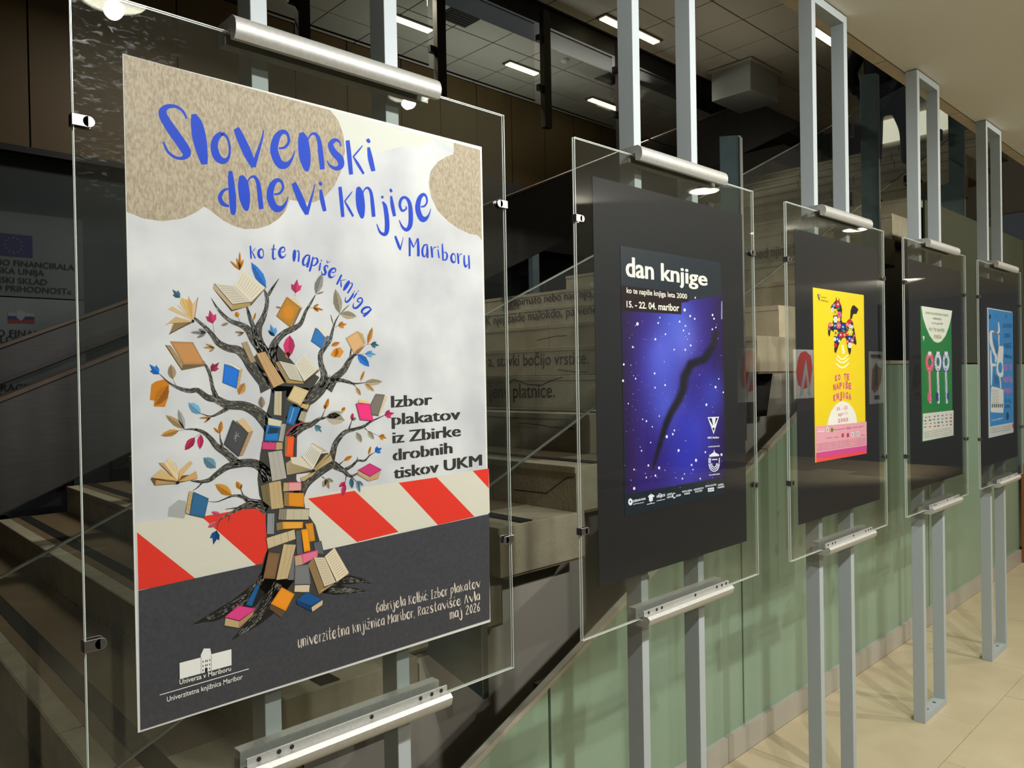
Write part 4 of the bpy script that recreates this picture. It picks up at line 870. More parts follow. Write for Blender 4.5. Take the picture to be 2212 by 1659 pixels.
# trunk books
pagestack(C_, [(1620, 250), (1705, 250), (1700, 540), (1610, 530)], (206, 190, 156), 5); bk.stroke([(1618, 240, 9), (1608, 540, 9)], (40, 96, 150), C_, 1); bk.poly([(1710, 250), (1760, 240), (1730, 570), (1700, 540)], (60, 60, 64), C_)
closed(C_, [(1855, 180), (2030, 245), (1925, 430), (1765, 350)], [(1765, 350), (1925, 430), (1910, 400), (1775, 325)], (206, 184, 142), (150, 126, 84)); closed(C_, [(1950, 395), (2040, 410), (2010, 470), (1925, 440)], None, (190, 160, 112))
closed(C_, [(1800, 420), (1930, 450), (1850, 660), (1755, 630)], None, (40, 108, 168)); bk.stroke([(1850, 450, 9), (1800, 620, 8)], (150, 190, 220), C_, 1); pagestack(C_, [(1940, 485), (2005, 500), (1975, 620), (1900, 590)], (180, 170, 146), 4)
closed(C_, [(1540, 560), (1710, 600), (1690, 680), (1540, 655)], None, (206, 196, 172)); bk.stroke([(1535, 560, 9), (1712, 602, 9)], (40, 100, 160), C_, 1); closed(C_, [(1525, 650), (1680, 670), (1660, 845), (1498, 840)], None, (38, 116, 186)); bk.poly([(1560, 670), (1670, 690), (1660, 750), (1530, 760)], (32, 60, 80), C_)
pagestack(C_, [(1700, 640), (1755, 640), (1720, 850), (1665, 845)], (180, 176, 172), 4); bk.stroke([(1750, 770, 16), (1850, 670, 22), (1975, 620, 10)], (170, 60, 84), C_, 4)
closed(C_, [(1472, 855), (1640, 862), (1635, 950), (1470, 945)], [(1640, 862), (1712, 862), (1712, 940), (1635, 950)], (196, 66, 116)); closed(C_, [(1775, 785), (1855, 790), (1838, 1040), (1755, 1030)], None, (228, 90, 40)); bk.poly([(1745, 790), (1775, 785), (1755, 1030), (1740, 1020)], (150, 120, 80), C_)
pagestack(C_, [(1540, 980), (1705, 955), (1762, 1285), (1590, 1325)], (190, 184, 176), 9); pagestack(C_, [(1550, 1345), (1690, 1318), (1725, 1640), (1580, 1659)], (206, 178, 134), 8); pagestack(C_, [(1450, 1380), (1545, 1350), (1580, 1640), (1480, 1560)], (128, 112, 82), 5)
# right open book on the trunk
bk.poly([(415, 1110), (440, 1255), (760, 1210), (985, 1070), (930, 985), (600, 1030)], (70, 60, 50), D_)
for P, c in (([(425, 1110), (500, 1060), (750, 1190), (440, 1250)], (176, 158, 124)), ([(480, 1040), (610, 1030), (755, 1190), (500, 1110)], (220, 210, 192)), ([(750, 1190), (900, 1010), (960, 990), (790, 1180)], (186, 160, 116)), ([(760, 1200), (960, 1010), (985, 1075), (800, 1190)], (200, 176, 130)), ([(750, 1180), (860, 970), (920, 960), (740, 865), (735, 880)], (196, 180, 150))): bk.poly(P, c, D_)
openbook(D_, [(618, 1030), (740, 880), (860, 960), (750, 1180)], [(618, 1030), (740, 880), (862, 960), (752, 1182)], (222, 216, 204), 8)
for q in range(6): bk.stroke([(440+q*8, 1235-q*22, 3), (740, 1195, 2)], (120, 104, 78), D_, 1, up=False); bk.stroke([(780, 1190, 2), (970-q*10, 1060-q*14, 3)], (130, 108, 74), D_, 1, up=False)
bk.disc((755, 1195), 24, 14, (40, 34, 30), D_); bk.poly([(600, 1280), (790, 1205), (760, 1240), (640, 1325), (610, 1320)], (196, 168, 122), D_)
closed(D_, [(460, 1340), (610, 1335), (610, 1435), (455, 1440)], [(460, 1345), (400, 1340), (395, 1445), (455, 1440)], (216, 150, 150)); bk.stroke([(440, 1337, 8), (618, 1335, 8)], (190, 50, 96), D_, 1)
closed(E_, [(1055, 65), (1215, 70), (1215, 215), (1055, 205)], [(1010, 65), (1055, 65), (1055, 205), (1010, 200)], (214, 138, 36), (150, 126, 84))
pagestack(E_, [(1035, 235), (1265, 235), (1262, 345), (1030, 345)], (200, 190, 166), 3); pagestack(E_, [(960, 235), (1035, 235), (1030, 345), (950, 340)], (140, 130, 112), 3); bk.stroke([(950, 230, 8), (1268, 232, 8)], (70, 66, 62), E_, 1); bk.stroke([(945, 348, 8), (1270, 346, 8)], (60, 56, 54), E_, 1)
closed(E_, [(990, 365), (1205, 365), (1200, 430), (1000, 440)], [(930, 380), (990, 368), (1000, 440), (935, 455)], (212, 150, 56), (140, 116, 80)); pagestack(E_, [(840, 280), (910, 280), (905, 490), (835, 490)], (140, 146, 152), 4)
closed(E_, [(1225, 385), (1305, 375), (1330, 560), (1270, 570)], None, (196, 128, 40)); pagestack(E_, [(830, 530), (1115, 440), (1128, 540), (845, 640)], (196, 180, 146), 4); bk.stroke([(822, 530, 9), (1115, 440, 9)], (60, 56, 52), E_, 1)
closed(E_, [(1185, 445), (1255, 435), (1280, 660), (1215, 675)], None, (222, 146, 30)); pagestack(E_, [(1130, 460), (1180, 450), (1200, 690), (1140, 700)], (96, 98, 104), 4); closed(E_, [(1310, 580), (1390, 560), (1420, 700), (1330, 690)], None, (86, 90, 96))
closed(E_, [(1190, 695), (1355, 655), (1355, 720), (1200, 800)], [(1120, 720), (1190, 700), (1200, 800), (1125, 815)], (206, 106, 136), (196, 160, 130)); bk.stroke([(1115, 718, 9), (1358, 652, 9)], (190, 40, 104), E_, 1)
closed(E_, [(850, 675), (970, 690), (915, 950), (795, 945)], None, (120, 90, 62)); pagestack(E_, [(1005, 595), (1130, 600), (1045, 945), (930, 960)], (200, 178, 134), 8); bk.poly([(1100, 700), (1118, 720), (1110, 960), (1050, 960)], (110, 110, 112), E_)
closed(E_, [(1120, 815), (1260, 800), (1285, 1005), (1115, 1010)], [(1120, 1015), (1272, 1012), (1265, 1085), (1115, 1080)], (112, 112, 116), (220, 200, 170)); 
for T, c, P in ((E_, (26, 86, 136), [(720, 1020), (765, 1010), (680, 1230), (618, 1215)]),): closed(T, P, None, c)
closed(E_, [(545, 1220), (725, 1255), (550, 1378), (400, 1340)], [(410, 1350), (550, 1385), (545, 1450), (400, 1425)], (204, 62, 126)); bk.poly([(550, 1385), (700, 1275), (690, 1320), (548, 1452)], (170, 134, 96), E_)
closed(E_, [(985, 1032), (1118, 1105), (1025, 1280), (872, 1205)], [(872, 1212), (1020, 1285), (975, 1340), (862, 1255)], (218, 138, 34), (104, 78, 54)); closed(E_, [(1245, 1080), (1405, 1160), (1290, 1230), (1135, 1165)], [(1405, 1165), (1400, 1215), (1300, 1285), (1290, 1240)], (22, 78, 132), (214, 186, 146)); bk.poly([(1135, 1165), (1290, 1235), (1295, 1285), (1140, 1205)], (16, 60, 104), E_)
bk.poly([(1255, 800), (1310, 730), (1420, 1030), (1365, 1105)], (140, 116, 80), E_); bk.poly([(1365, 1105), (1540, 985), (1670, 900), (1670, 885), (1545, 970), (1390, 1060)], (170, 140, 96), E_)
openbook(E_, [(1310, 730), (1425, 730), (1540, 985), (1420, 1030)], [(1425, 720), (1525, 630), (1672, 885), (1550, 980)], (220, 206, 176), 12)
closed(C_, [(650, 1450), (830, 1530), (780, 1760), (600, 1720)], [(600, 1440), (640, 1445), (600, 1720), (555, 1700)], (46, 96, 136), (190, 160, 112))
closed(C_, [(1120, 592), (1305, 745), (1190, 1030), (1015, 880)], [(1305, 745), (1365, 725), (1245, 1010), (1195, 1020)], (66, 68, 70), (170, 140, 100)); bk.poly([(1160, 600), (1250, 570), (1362, 722), (1300, 742)], (206, 176, 132), C_); bk.stroke([(1130, 780, 4), (1200, 790, 4)], (190, 190, 190), C_, 1, up=False); bk.stroke([(1160, 730, 4), (1150, 850, 4)], (190, 190, 190), C_, 1, up=False); bk.stroke([(1130, 820, 4), (1190, 750, 4)], (190, 190, 190), C_, 1)
bk.poly([(140, 1285), (190, 1370), (455, 1345), (700, 1290), (690, 1240)], (120, 80, 50), C_)
for P, c in (([(450, 1330), (150, 1280), (260, 1180), (440, 1300)], (204, 172, 116)), ([(455, 1325), (235, 1100), (300, 1105), (460, 1290)], (190, 150, 96)), ([(460, 1320), (300, 1110), (370, 1040), (480, 1190)], (220, 200, 160)), ([(470, 1320), (480, 1200), (610, 1080), (640, 1110), (500, 1270)], (206, 170, 116)), ([(470, 1325), (680, 1200), (700, 1290), (560, 1320)], (196, 158, 100)), ([(200, 1310), (440, 1330), (440, 1350), (195, 1368)], (176, 144, 92))): bk.poly(P, c, C_)
bk.disc((458, 1340), 22, 18, (20, 20, 20), C_)
for q in range(4): bk.stroke([(330+q*34, 1080+q*6, 3), (400+q*22, 1190+q*20, 2)], (140, 110, 70), C_, 1, up=False); bk.stroke([(150, 1283+q*6, 2), (440, 1318+q*7, 4)], (60, 40, 26), C_, 1, up=False)
closed(D_, [(1262, 395), (1430, 400), (1470, 605), (1312, 590)], [(1290, 385), (1300, 345), (1432, 378), (1430, 402)], (214, 50, 116), (220, 190, 130)); closed(D_, [(1500, 282), (1605, 290), (1525, 540), (1445, 530), (1432, 420)], [(1605, 290), (1640, 318), (1545, 540), (1525, 540)], (110, 104, 96), (206, 190, 160))
closed(D_, [(1425, 1110), (1570, 1185), (1430, 1268), (1285, 1190)], [(1288, 1198), (1428, 1275), (1415, 1322), (1282, 1240)], (184, 50, 108)); bk.poly([(1430, 1272), (1560, 1195), (1530, 1290), (1418, 1322)], (184, 150, 110), D_)
bk.build('printed_books', M_PRINT, P1)
print('art layers', ti.l, tree.l, lf.l, bk.l)
# ================================================================== POSTER 2: STARRY SKY
def ppx(a): return a
P2 = sheet('poster', 1.5235, 1.995, 1.262, 1.945, -.0010, -.0001, mat('navy_sheet', (16, 32, 44), .45, spec=.35), 'purple blue starry sky poster with white words dan knjige', 'poster', 'posters on the stands')
Y2 = -.0011; s2 = Art(Y2)
Z5, Z6 = Tf(1300, 400, 4.1475), Tf(1300, 800, 4.1475)
# painted sky as a fine colour grid
tl, tr_, br_, bl_ = (1345, 700), (1561, 638), (1567, 1030), (1352, 1068)
tl = (1343, 672); tr_ = (1561, 638)
snake = [Z5(p) for p in ((1020, 1320), (1000, 1430), (920, 1560), (800, 1600))] + [Z6(p) for p in ((740, 60), (730, 160), (690, 260), (620, 380), (580, 470), (545, 580), (510, 700), (480, 800), (455, 890))]
snw = [10, 14, 17, 18, 18, 17, 16, 15, 14, 12, 10, 8, 5]
def segd(p, a, b):
    ax, ay = a; bx, by = b; dx, dy = bx-ax, by-ay; t = max(0, min(1, ((p[0]-ax)*dx+(p[1]-ay)*dy)/(dx*dx+dy*dy))); return math.hypot(p[0]-ax-dx*t, p[1]-ay-dy*t), t
blobs = [(1460, 690, 55, (70, 100, 220)), (1475, 740, 45, (110, 120, 224)), (1430, 800, 60, (76, 90, 214)), (1440, 880, 50, (80, 96, 216)), (1500, 930, 55, (60, 70, 206)), (1480, 1000, 60, (50, 56, 190)), (1430, 760, 40, (90, 100, 216)), (1540, 850, 40, (60, 70, 190))]
def sky(p):
    c = [44, 24, 96]; e = min(1, max(0, (p[0]-1345)/40), 1)*min(1, max(0, (1566-p[0])/40)); c = [36+10*e, 18+8*e, 62+50*e]
    for bx, by, r, bc in blobs:
        k = math.exp(-((p[0]-bx)**2/(r*r*.55)+(p[1]-by)**2/(r*r*1.6)))
        c = [c[i]+(bc[i]-c[i])*k*.75 for i in range(3)]
    best = 9
    for i in range(len(snake)-1):
        d, t = segd(p, snake[i], snake[i+1]); best = min(best, d/(snw[i]+(snw[i+1]-snw[i])*t)*2)
    k = 1/(1+math.exp((best-1)*7)); return tuple(c[i]+((26, 24, 34)[i]-c[i])*k for i in range(3))
NX, NY = 56, 90; G = []; CC = []
for j in range(NY+1):
    for i in range(NX+1):
        u, v = i/NX, j/NY; a = (tl[0]+(tr_[0]-tl[0])*u, tl[1]+(tr_[1]-tl[1])*u); b = (bl_[0]+(br_[0]-bl_[0])*u, bl_[1]+(br_[1]-bl_[1])*u)
        p = (a[0]+(b[0]-a[0])*v, a[1]+(b[1]-a[1])*v); G.append(s2.pt(p)); CC.append(sky(p))
s2.raw(G, [(j*(NX+1)+i, j*(NX+1)+i+1, (j+1)*(NX+1)+i+1, (j+1)*(NX+1)+i) for j in range(NY) for i in range(NX)], CC); s2.l += 2
s2.poly([(1341.5, 616), (1488, 634), (1488, 652), (1472, 654), (1472, 679), (1342.5, 671.5)], (30, 14, 22))
s2.text('dan knjige', (215, 815), (942, 900), 190, (236, 232, 220), Z5, 128, .012); s2.text('dan knjige', (221, 815), (948, 900), 190, (236, 232, 220), Z5, 128, .012)
s2.text('ko te napiše knjiga leta 2000', (222, 965), (765, 1018), 52, (236, 232, 220), Z5, 46, .014)
s2.text('15. - 22. 04. maribor', (222, 1092), (694, 1130), 58, (236, 232, 220), Z5, 66, .022)
rs = random.Random(11); W2 = (232, 236, 248)
for c, r in (((319, 1243), 13), ((505, 1235), 8), ((520, 1187), 6), ((480, 1380), 9), ((277, 1450), 8), ((742, 1118), 12), ((792, 1173), 9), ((832, 1197), 8), ((697, 1222), 8), ((732, 1302), 7), ((782, 1331), 6), ((748, 1475), 8), ((796, 1436), 8), ((648, 1473), 7), ((992, 1163), 9), ((1005, 1196), 8), ((1022, 1274), 6), ((570, 1335), 7), ((748, 1260), 7), ((837, 1008), 7), ((990, 1291), 7), ((197, 1606), 9)):
    s2.disc(c, r*.85, r*1.2, W2, Z5, 10, up=False)
for c, r in (((190, 93), 10), ((473, 28), 8), ((567, 132), 8), ((303, 74), 7), ((477, 155), 7), ((1019, 150), 10), ((582, 594), 12), ((688, 718), 11), ((636, 572), 9), ((650, 538), 8), ((400, 455), 8), ((366, 438), 6), ((452, 506), 6), ((937, 308), 10), ((515, 410), 6), ((844, 806), 12), ((804, 848), 9), ((513, 874), 11), ((417, 852), 9), ((480, 943), 9), ((290, 1058), 12), ((722, 970), 8), ((882, 970), 7), ((289, 888), 7), ((928, 733), 8), ((1072, 755), 11), ((237, 298), 6), ((438, 647), 6), ((356, 720), 7), ((1048, 76), 6), ((1088, 197), 7), ((398, 960), 7), ((817, 890), 6), ((740, 928), 6)):
    s2.disc(c, r*.85, r*1.2, W2, Z6, 10, up=False)
for q in range(170):
    x, y = rs.uniform(1350, 1560), rs.uniform(690, 1055); r = rs.choice([.5, .6, .8, 1.1])
    if sky((x, y))[2] > 45: s2.disc((x, y), r*.9, r*1.2, rs.choice([(200, 205, 240), (150, 150, 230), (120, 120, 214)]), PX, 6, up=False)
s2.l += 1
# organisers' marks
s2.poly([(948, 420), (1050, 415), (1002, 572)], W2, Z6); s2.poly([(958, 430), (985, 428), (998, 500)], (30, 28, 50), Z6); s2.poly([(1020, 427), (1040, 425), (1012, 490)], (30, 28, 50), Z6); s2.poly([(990, 515), (1012, 514), (1001, 548)], (30, 28, 50), Z6)
s2.text('MKC Maribor', (950, 613), (1052, 608), 18, W2, Z6, 18, .03); s2.text('generalni pokrovitelj', (952, 690), (1054, 683), 14, W2, Z6, 14, .02)
s2.poly([(962, 762), (1000, 735), (1006, 710), (1013, 735), (1052, 755), (1050, 768), (962, 775)], W2, Z6)
for r in (46, 34, 22):
    s2.stroke([(1006+r*math.cos(a), 835+r*1.5*math.sin(a) if math.sin(a) > 0 else 835-(60 if r > 40 else 40)*-math.sin(a), 8) for a in [math.pi*1.02-i*math.pi*1.04/12 for i in range(13)]][0:13], W2, Z6, 2, up=False)
for r in (46, 34): s2.stroke([(1006-r, 785, 8), (1006-r, 838, 8)], W2, Z6, 1, up=False)
s2.stroke([(1052, 785, 8), (1052, 838, 8)], W2, Z6, 1, up=False); s2.stroke([(985, 800, 9), (1035, 798, 9)], W2, Z6, 1); s2.text('nova kreditna banka', (960, 944), (1056, 932), 13, W2, Z6, 13, .03)
L2 = Tf(1320, 1000, 7.9)
s2.disc((330, 665), 38, 60, W2, L2); s2.disc((328, 662), 12, 18, (30, 50, 60), L2)
for t, a, b, h in (('Ljubljanska banka', (372, 670), (590, 622), 42), ('poslovna banka', (378, 712), (560, 678), 18), ('MARIBOR', (778, 600), (925, 565), 44), ('univerzitetni servis', (776, 655), (922, 625), 20), ('GOETHE', (955, 560), (1040, 540), 34), ('INSTITUT', (955, 605), (1045, 588), 32), ('ZAGREB', (1105, 578), (1190, 560), 32),
                    ('MESTNA OBČINA', (1212, 508), (1385, 478), 30), ('MARIBOR', (1250, 545), (1348, 527), 30), ('MINISTRSTVO', (1412, 472), (1578, 440), 30), ('ZA KULTURO', (1432, 508), (1556, 485), 30), ('ZAVOD ZA KULTURO', (1606, 415), (1796, 380), 28), ('UNIVERZA', (1822, 395), (1920, 375), 30), ('V MARIBORU', (1812, 440), (1932, 415), 30)):
    s2.text(t, a, b, h, W2, L2, h, .03)
s2.poly([(645, 580), (712, 565), (712, 645), (650, 658)], W2, L2); s2.poly([(632, 575), (650, 545), (705, 535), (740, 560), (735, 578), (640, 592)], W2, L2); s2.stroke([(678, 520, 8), (680, 690, 8)], W2, L2, 1, up=False); s2.stroke([(612, 708, 10), (745, 680, 10)], W2, L2, 1, up=False)
s2.stroke([(805, 570, 10), (815, 530, 10), (845, 525, 10), (860, 560, 10), (845, 600, 10)], W2, L2, 3, up=False); s2.stroke([(1095, 520, 14), (1060, 520, 14), (1052, 570, 18), (1075, 600, 14), (1096, 580, 14)], W2, L2, 3); s2.poly([(1648, 432), (1755, 415), (1757, 480), (1655, 495)], W2, L2); s2.text('KAN', (1665, 480), (1745, 465), 34, (40, 60, 70), L2, 34, .02)
s2.poly([(1070, 1040), (1079, 1040), (1079, 1200), (1068, 1200)], (150, 150, 190), Z5)
s2.build('printed_sky', M_PRINT, P2)
# ================================================================== POSTER 3: YELLOW
P3 = sheet('poster', 2.592, 3.027, 1.301, 1.912, -.0010, -.0001, mat('yellow_sheet', (246, 216, 28), .45, spec=.35), 'bright yellow poster with a black flower patterned horse', 'poster', 'posters on the stands')
Ua, Ub = Tf(1740, 600, 7.54), Tf(1740, 800, 7.54); s3 = Art(-.0011); K = (34, 32, 34)
s3.poly([(170, 915), (995, 835), (998, 1225), (172, 1345)], (236, 170, 186), Ub); s3.poly([(172, 1345), (997, 1222), (998, 1310), (172, 1430)], (218, 80, 152), Ub); s3.poly([(172, 1430), (998, 1310), (997, 1355), (172, 1500)], (240, 82, 82), Ub)
s3.poly([(352, 898), (375, 780), (420, 660), (490, 560), (560, 512), (625, 503), (700, 530), (770, 610), (815, 700), (846, 852)], (244, 240, 232), Ub)
s3.poly([(490, 375), (498, 308), (512, 370), (535, 372), (545, 320), (555, 385), (580, 440), (598, 520), (592, 600), (585, 690), (605, 730), (660, 735), (690, 690), (730, 665), (770, 720), (795, 830), (810, 930), (832, 1060), (822, 1098), (790, 1070), (745, 1060), (742, 1200), (722, 1262), (700, 1220), (668, 1050), (660, 985), (620, 970), (590, 1000), (550, 1070), (520, 1160), (495, 1228), (470, 1210), (470, 1080), (462, 940), (445, 870), (410, 850), (400, 940), (380, 962), (365, 900), (372, 760), (400, 735), (440, 745), (452, 660), (450, 570), (415, 545), (408, 490), (430, 440)], K, Ua)
s3.poly([(725, 670), (735, 530), (760, 460), (790, 445), (820, 470), (864, 515), (830, 590), (780, 590), (755, 670)], K, Ua)
def flower(c, r, col, mid, n=6):
    for i in range(n): a = i*2*math.pi/n; s3.disc((c[0]+r*.62*math.cos(a), c[1]+r*.9*math.sin(a)), r*.4, r*.52, col, Ua, 8, up=False)
    s3.l += 1; s3.disc(c, r*.28, r*.4, mid, Ua, 8); s3.l -= 1.0
RR, YY, WW, BB_, PP_, GG = (220, 44, 60), (244, 214, 40), (244, 242, 238), (40, 66, 170), (232, 110, 150), (50, 160, 120)
for c, r, col, mid in (((528, 432), 44, RR, WW), ((462, 450), 26, (130, 130, 180), WW), ((438, 520), 28, WW, PP_), ((482, 560), 44, YY, GG), ((552, 600), 38, PP_, RR), ((490, 680), 40, WW, YY), ((545, 680), 26, YY, WW), ((400, 765), 30, PP_, YY), ((478, 780), 36, BB_, WW), ((540, 775), 42, PP_, YY), ((610, 800), 40, BB_, WW), ((683, 760), 32, (240, 110, 80), WW), ((722, 715), 34, RR, RR), ((725, 790), 26, WW, BB_), ((762, 800), 22, WW, BB_),
                       ((490, 900), 44, YY, BB_), ((574, 930), 40, RR, WW), ((636, 932), 26, (240, 110, 80), WW), ((678, 905), 34, RR, YY), ((730, 885), 46, YY, WW), ((715, 990), 36, BB_, WW), ((520, 1000), 38, BB_, WW), ((478, 1000), 24, WW, YY), ((550, 1030), 18, WW, WW), ((760, 1020), 30, PP_, WW), ((720, 1100), 36, WW, YY), ((486, 1100), 26, RR, RR), ((682, 1040), 22, (240, 110, 80), WW), ((378, 830), 20, RR, WW), ((435, 765), 18, YY, WW), ((798, 940), 18, RR, WW)):
    flower(c, r, col, mid)
s3.l += 3
for P in ([(505, 490), (535, 530), (555, 495)], [(585, 840), (620, 900), (650, 860)], [(650, 790), (700, 830), (680, 850)], [(530, 850), (525, 920), (545, 900)], [(765, 900), (775, 990), (795, 985)], [(555, 980), (575, 1000), (560, 1030)], [(370, 870), (395, 820), (410, 835)]): s3.poly(P, GG, Ua)
CRY = (252, 250, 190)
s3.disc((605, 1130), 22, 42, CRY, Ua); s3.disc((615, 1200), 26, 46, CRY, Ua); s3.disc((603, 1140), 6, 10, (222, 200, 60), Ua); s3.disc((605, 1200), 8, 10, (222, 200, 60), Ua)
for y, w_ in ((1255, 85), (1310, 105), (1390, 108)): s3.stroke([(600-w_, y, 16), (600-w_*.5, y+55, 26), (600, y+72, 26), (600+w_*.5, y+50, 26), (600+w_, y-5, 16)], CRY, Ua, 4)
MG = (222, 90, 140)
def arc3(t, cx, cy, w_, h, sag, T=Ub, col=MG):
    n = len(t); step = w_/max(1, n-1)
    for i, ch in enumerate(t):
        if ch == ' ': continue
        u = (i-(n-1)/2)/((n-1)/2 or 1); x = cx+u*w_/2; y = cy+sag*u*u-u*10
        wd = {'I': .28, 'i': .24, 'l': .22, '.': .22, '1': .5, '-': .5, 'r': .5, 'j': .3}.get(ch, .82)*step
        s3.text(ch, (x-wd/2, y), (x+wd/2, y-wd*.1), h, col, T, h, .05, up=False)
    s3.l += 1
arc3('KO TE', 598, 150, 190, 96, 14); arc3('NAPIŠE', 598, 295, 250, 100, 20); arc3('KNJIGA', 600, 455, 250, 104, 34)
arc3('16.-23.', 610, 640, 180, 58, 6, Ub, (226, 160, 170)); arc3('april', 612, 730, 130, 56, 2, Ub, (226, 160, 170)); arc3('2005', 612, 838, 130, 58, 2, Ub, (226, 150, 164))
s3.poly([(190, 265), (242, 275), (220, 385)], (60, 58, 50), Ua); s3.poly([(208, 275), (232, 280), (222, 330)], (230, 226, 220), Ua); s3.text('študentska', (255, 325), (340, 335), 30, (150, 132, 40), Ua); s3.text('organizacija', (245, 372), (370, 398), 32, (120, 106, 40), Ua)
DK = (120, 84, 100)
for P in ([(195, 955), (315, 942), (315, 952), (195, 966)], [(190, 985), (310, 972), (310, 1000), (190, 1012)]): s3.poly(P, (246, 210, 216), Ub)
for c, col in (((356, 965), (240, 240, 230)), ((430, 970), (150, 150, 60)), ((690, 1055), (200, 90, 120)), ((767, 1045), (240, 240, 240)), ((850, 1030), (220, 236, 240))): s3.disc(c, 22, 40, col, Ub); s3.disc(c, 12, 24, shade(col, .75) if col[0] < 210 else (150, 170, 160), Ub)
s3.poly([(588, 1030), (624, 1025), (624, 1085), (588, 1092)], (200, 60, 80), Ub)
for t, a, b in (('Mariborska', (456, 975), (520, 967)), ('knjižnica Maribor', (536, 968), (648, 955)), ('Študentski svet', (664, 942), (748, 930)), ('Slovenija', (672, 962), (745, 953)), ('Univerza', (775, 938), (850, 930)), ('Maribor', (870, 930), (955, 905)), ('Tiskarna Saje', (338, 1110), (430, 1098)), ('Media Partner', (466, 1098), (536, 1086)), ('Radio Center', (905, 1065), (972, 1055))): s3.text(t, a, b, 13, DK, Ub, 13, .01)
for q in range(5):
    y = 1205+q*26; s3.text('Sodelujejo knjižnice, založbe in šole mesta Maribor ter vsi prijatelji knjige', (182, y+5), (978, y-105), 14, (200, 120, 146), Ub, 14, .0)
s3.build('printed_horse', M_PRINT, P3)
# ================================================================== POSTER 4: GREEN, KEYS
P4 = sheet('poster', 3.645, 4.060, 1.297, 1.9, -.0010, -.0001, mat('green_sheet', (28, 132, 74), .45, 0, (9, .5, (70, 140, 60)), spec=.35), 'green poster with three large keys, one pink and two patterned blue', 'poster', 'posters on the stands')
V4 = Tf(1960, 640, 5.03); s4 = Art(-.0011)
s4.poly([(152, 105), (487, 157), (478, 230), (450, 340), (415, 430), (370, 490), (330, 507), (290, 490), (245, 430), (205, 340), (170, 230)], (240, 242, 232), V4); s4.poly([(170, 1275), (502, 1238), (502, 1510), (168, 1575)], (226, 224, 218), V4)
for cx, col, c2_ in ((243, (232, 96, 130), (240, 150, 170)), (333, (60, 56, 130), (226, 226, 240)), (421, (60, 66, 150), (210, 214, 240))):
    s4.disc((cx, 715), 45, 115, col, V4, 24); s4.disc((cx, 715), 38, 100, c2_ if cx > 300 else col, V4, 24); s4.disc((cx, 712), 17, 48, (30, 130, 80), V4, 20)
    s4.stroke([(cx-2, 820, 22), (cx+8, 1165, 22)], c2_, V4, 1); s4.poly([(cx-22 if cx != 421 else cx+10, 1050), (cx+4, 1050), (cx+6, 1140), (cx-22, 1135)] if cx != 421 else [(cx+8, 1050), (cx+32, 1050), (cx+30, 1120), (cx+10, 1120)], col, V4)
    s4.poly([(cx-18, 610), (cx-8, 595), (cx, 610), (cx+10, 595), (cx+20, 612), (cx+14, 642), (cx-12, 642)], (238, 238, 244), V4)
    rq = random.Random(cx)
    for q in range(26):
        a = rq.uniform(0, 6.28); s4.disc((cx+29*math.cos(a), 715+76*math.sin(a)), 3.5, 6, rq.choice([(240, 230, 240), col, (250, 170, 190) if cx < 300 else (90, 80, 190)]), V4, 6, up=False)
    for q in range(14): s4.disc((cx+2+rq.uniform(-6, 6), 850+q*22), 3.5, 7, rq.choice([col, (180, 60, 100) if cx < 300 else (70, 60, 140)]), V4, 6, up=False)
    s4.l += 1
OL = (130, 150, 70); OL2 = (120, 130, 110)
for t, a, b, h, c in (('DNEVI SLOVENSKE KNJIGE', (198, 190), (445, 222), 26, OL), ('V MARIBORU', (272, 250), (370, 262), 24, OL2), ('16.-23. april 2007', (266, 302), (388, 312), 24, OL2), ('KO TE NAPIŠE', (238, 372), (405, 390), 34, OL), ('KNJIGA', (290, 455), (372, 462), 40, OL)): s4.text(t, a, b, h, c, V4, h, .02)
s4.poly([(165, 432), (188, 436), (178, 490)], (230, 230, 226), V4)
rq = random.Random(5)
for j in range(4):
    for i in range(7):
        x = 190+i*46+rq.uniform(-8, 8); y = 1310+j*36-i*5; s4.poly([(x, y), (x+rq.uniform(12, 30), y-3), (x+20, y+rq.uniform(6, 18)), (x, y+12)], rq.choice([(150, 146, 142), (90, 90, 92), (190, 70, 70), (90, 130, 170), (160, 160, 160)]), V4, up=False)
for q in range(4): s4.text('Organizatorji in pokrovitelji dnevov slovenske knjige v Mariboru', (182, 1482+q*20), (488, 1432+q*22), 10, (110, 110, 110), V4)
s4.build('printed_keys', M_PRINT, P4)
# ================================================================== POSTER 5: LIGHT BLUE
P5 = sheet('poster', 4.648, 5.135, 1.246, 1.944, -.0010, -.0001, mat('torn_white_sheet', (224, 226, 228), .45, spec=.35), 'light blue poster with a white drawn figure and pink handwriting, at far right', 'poster', 'posters on the stands')
V5 = Tf(2100, 640, 5.19); s5 = Art(-.0011)
s5.poly([(182, 140), (300, 160), (456, 185), (466, 1412), (200, 1462)], (64, 150, 222), V5)
WHT = (236, 238, 240)
for P in ([(208, 600, 12), (212, 720, 20), (218, 800, 22), (215, 1000, 12)], [(218, 770, 34), (270, 770, 30)], [(295, 290, 8), (300, 400, 22), (255, 400, 14), (212, 400, 24), (215, 520, 34), (245, 620, 30), (268, 680, 24), (262, 740, 16)], [(300, 430, 12), (300, 560, 12)], [(310, 900, 12), (322, 1030, 12)]): s5.stroke(P, WHT, V5, 4)
s5.poly([(300, 560), (345, 560), (352, 600), (345, 730), (350, 880), (320, 908), (285, 880), (272, 820), (280, 730), (290, 640)], WHT, V5, sm=3); s5.disc((315, 800), 24, 62, (64, 150, 222), V5, 20)
s5.poly([(222, 1010), (335, 1040), (352, 1080), (350, 1290), (330, 1305), (225, 1300), (208, 1270), (212, 1040)], WHT, V5, sm=2)
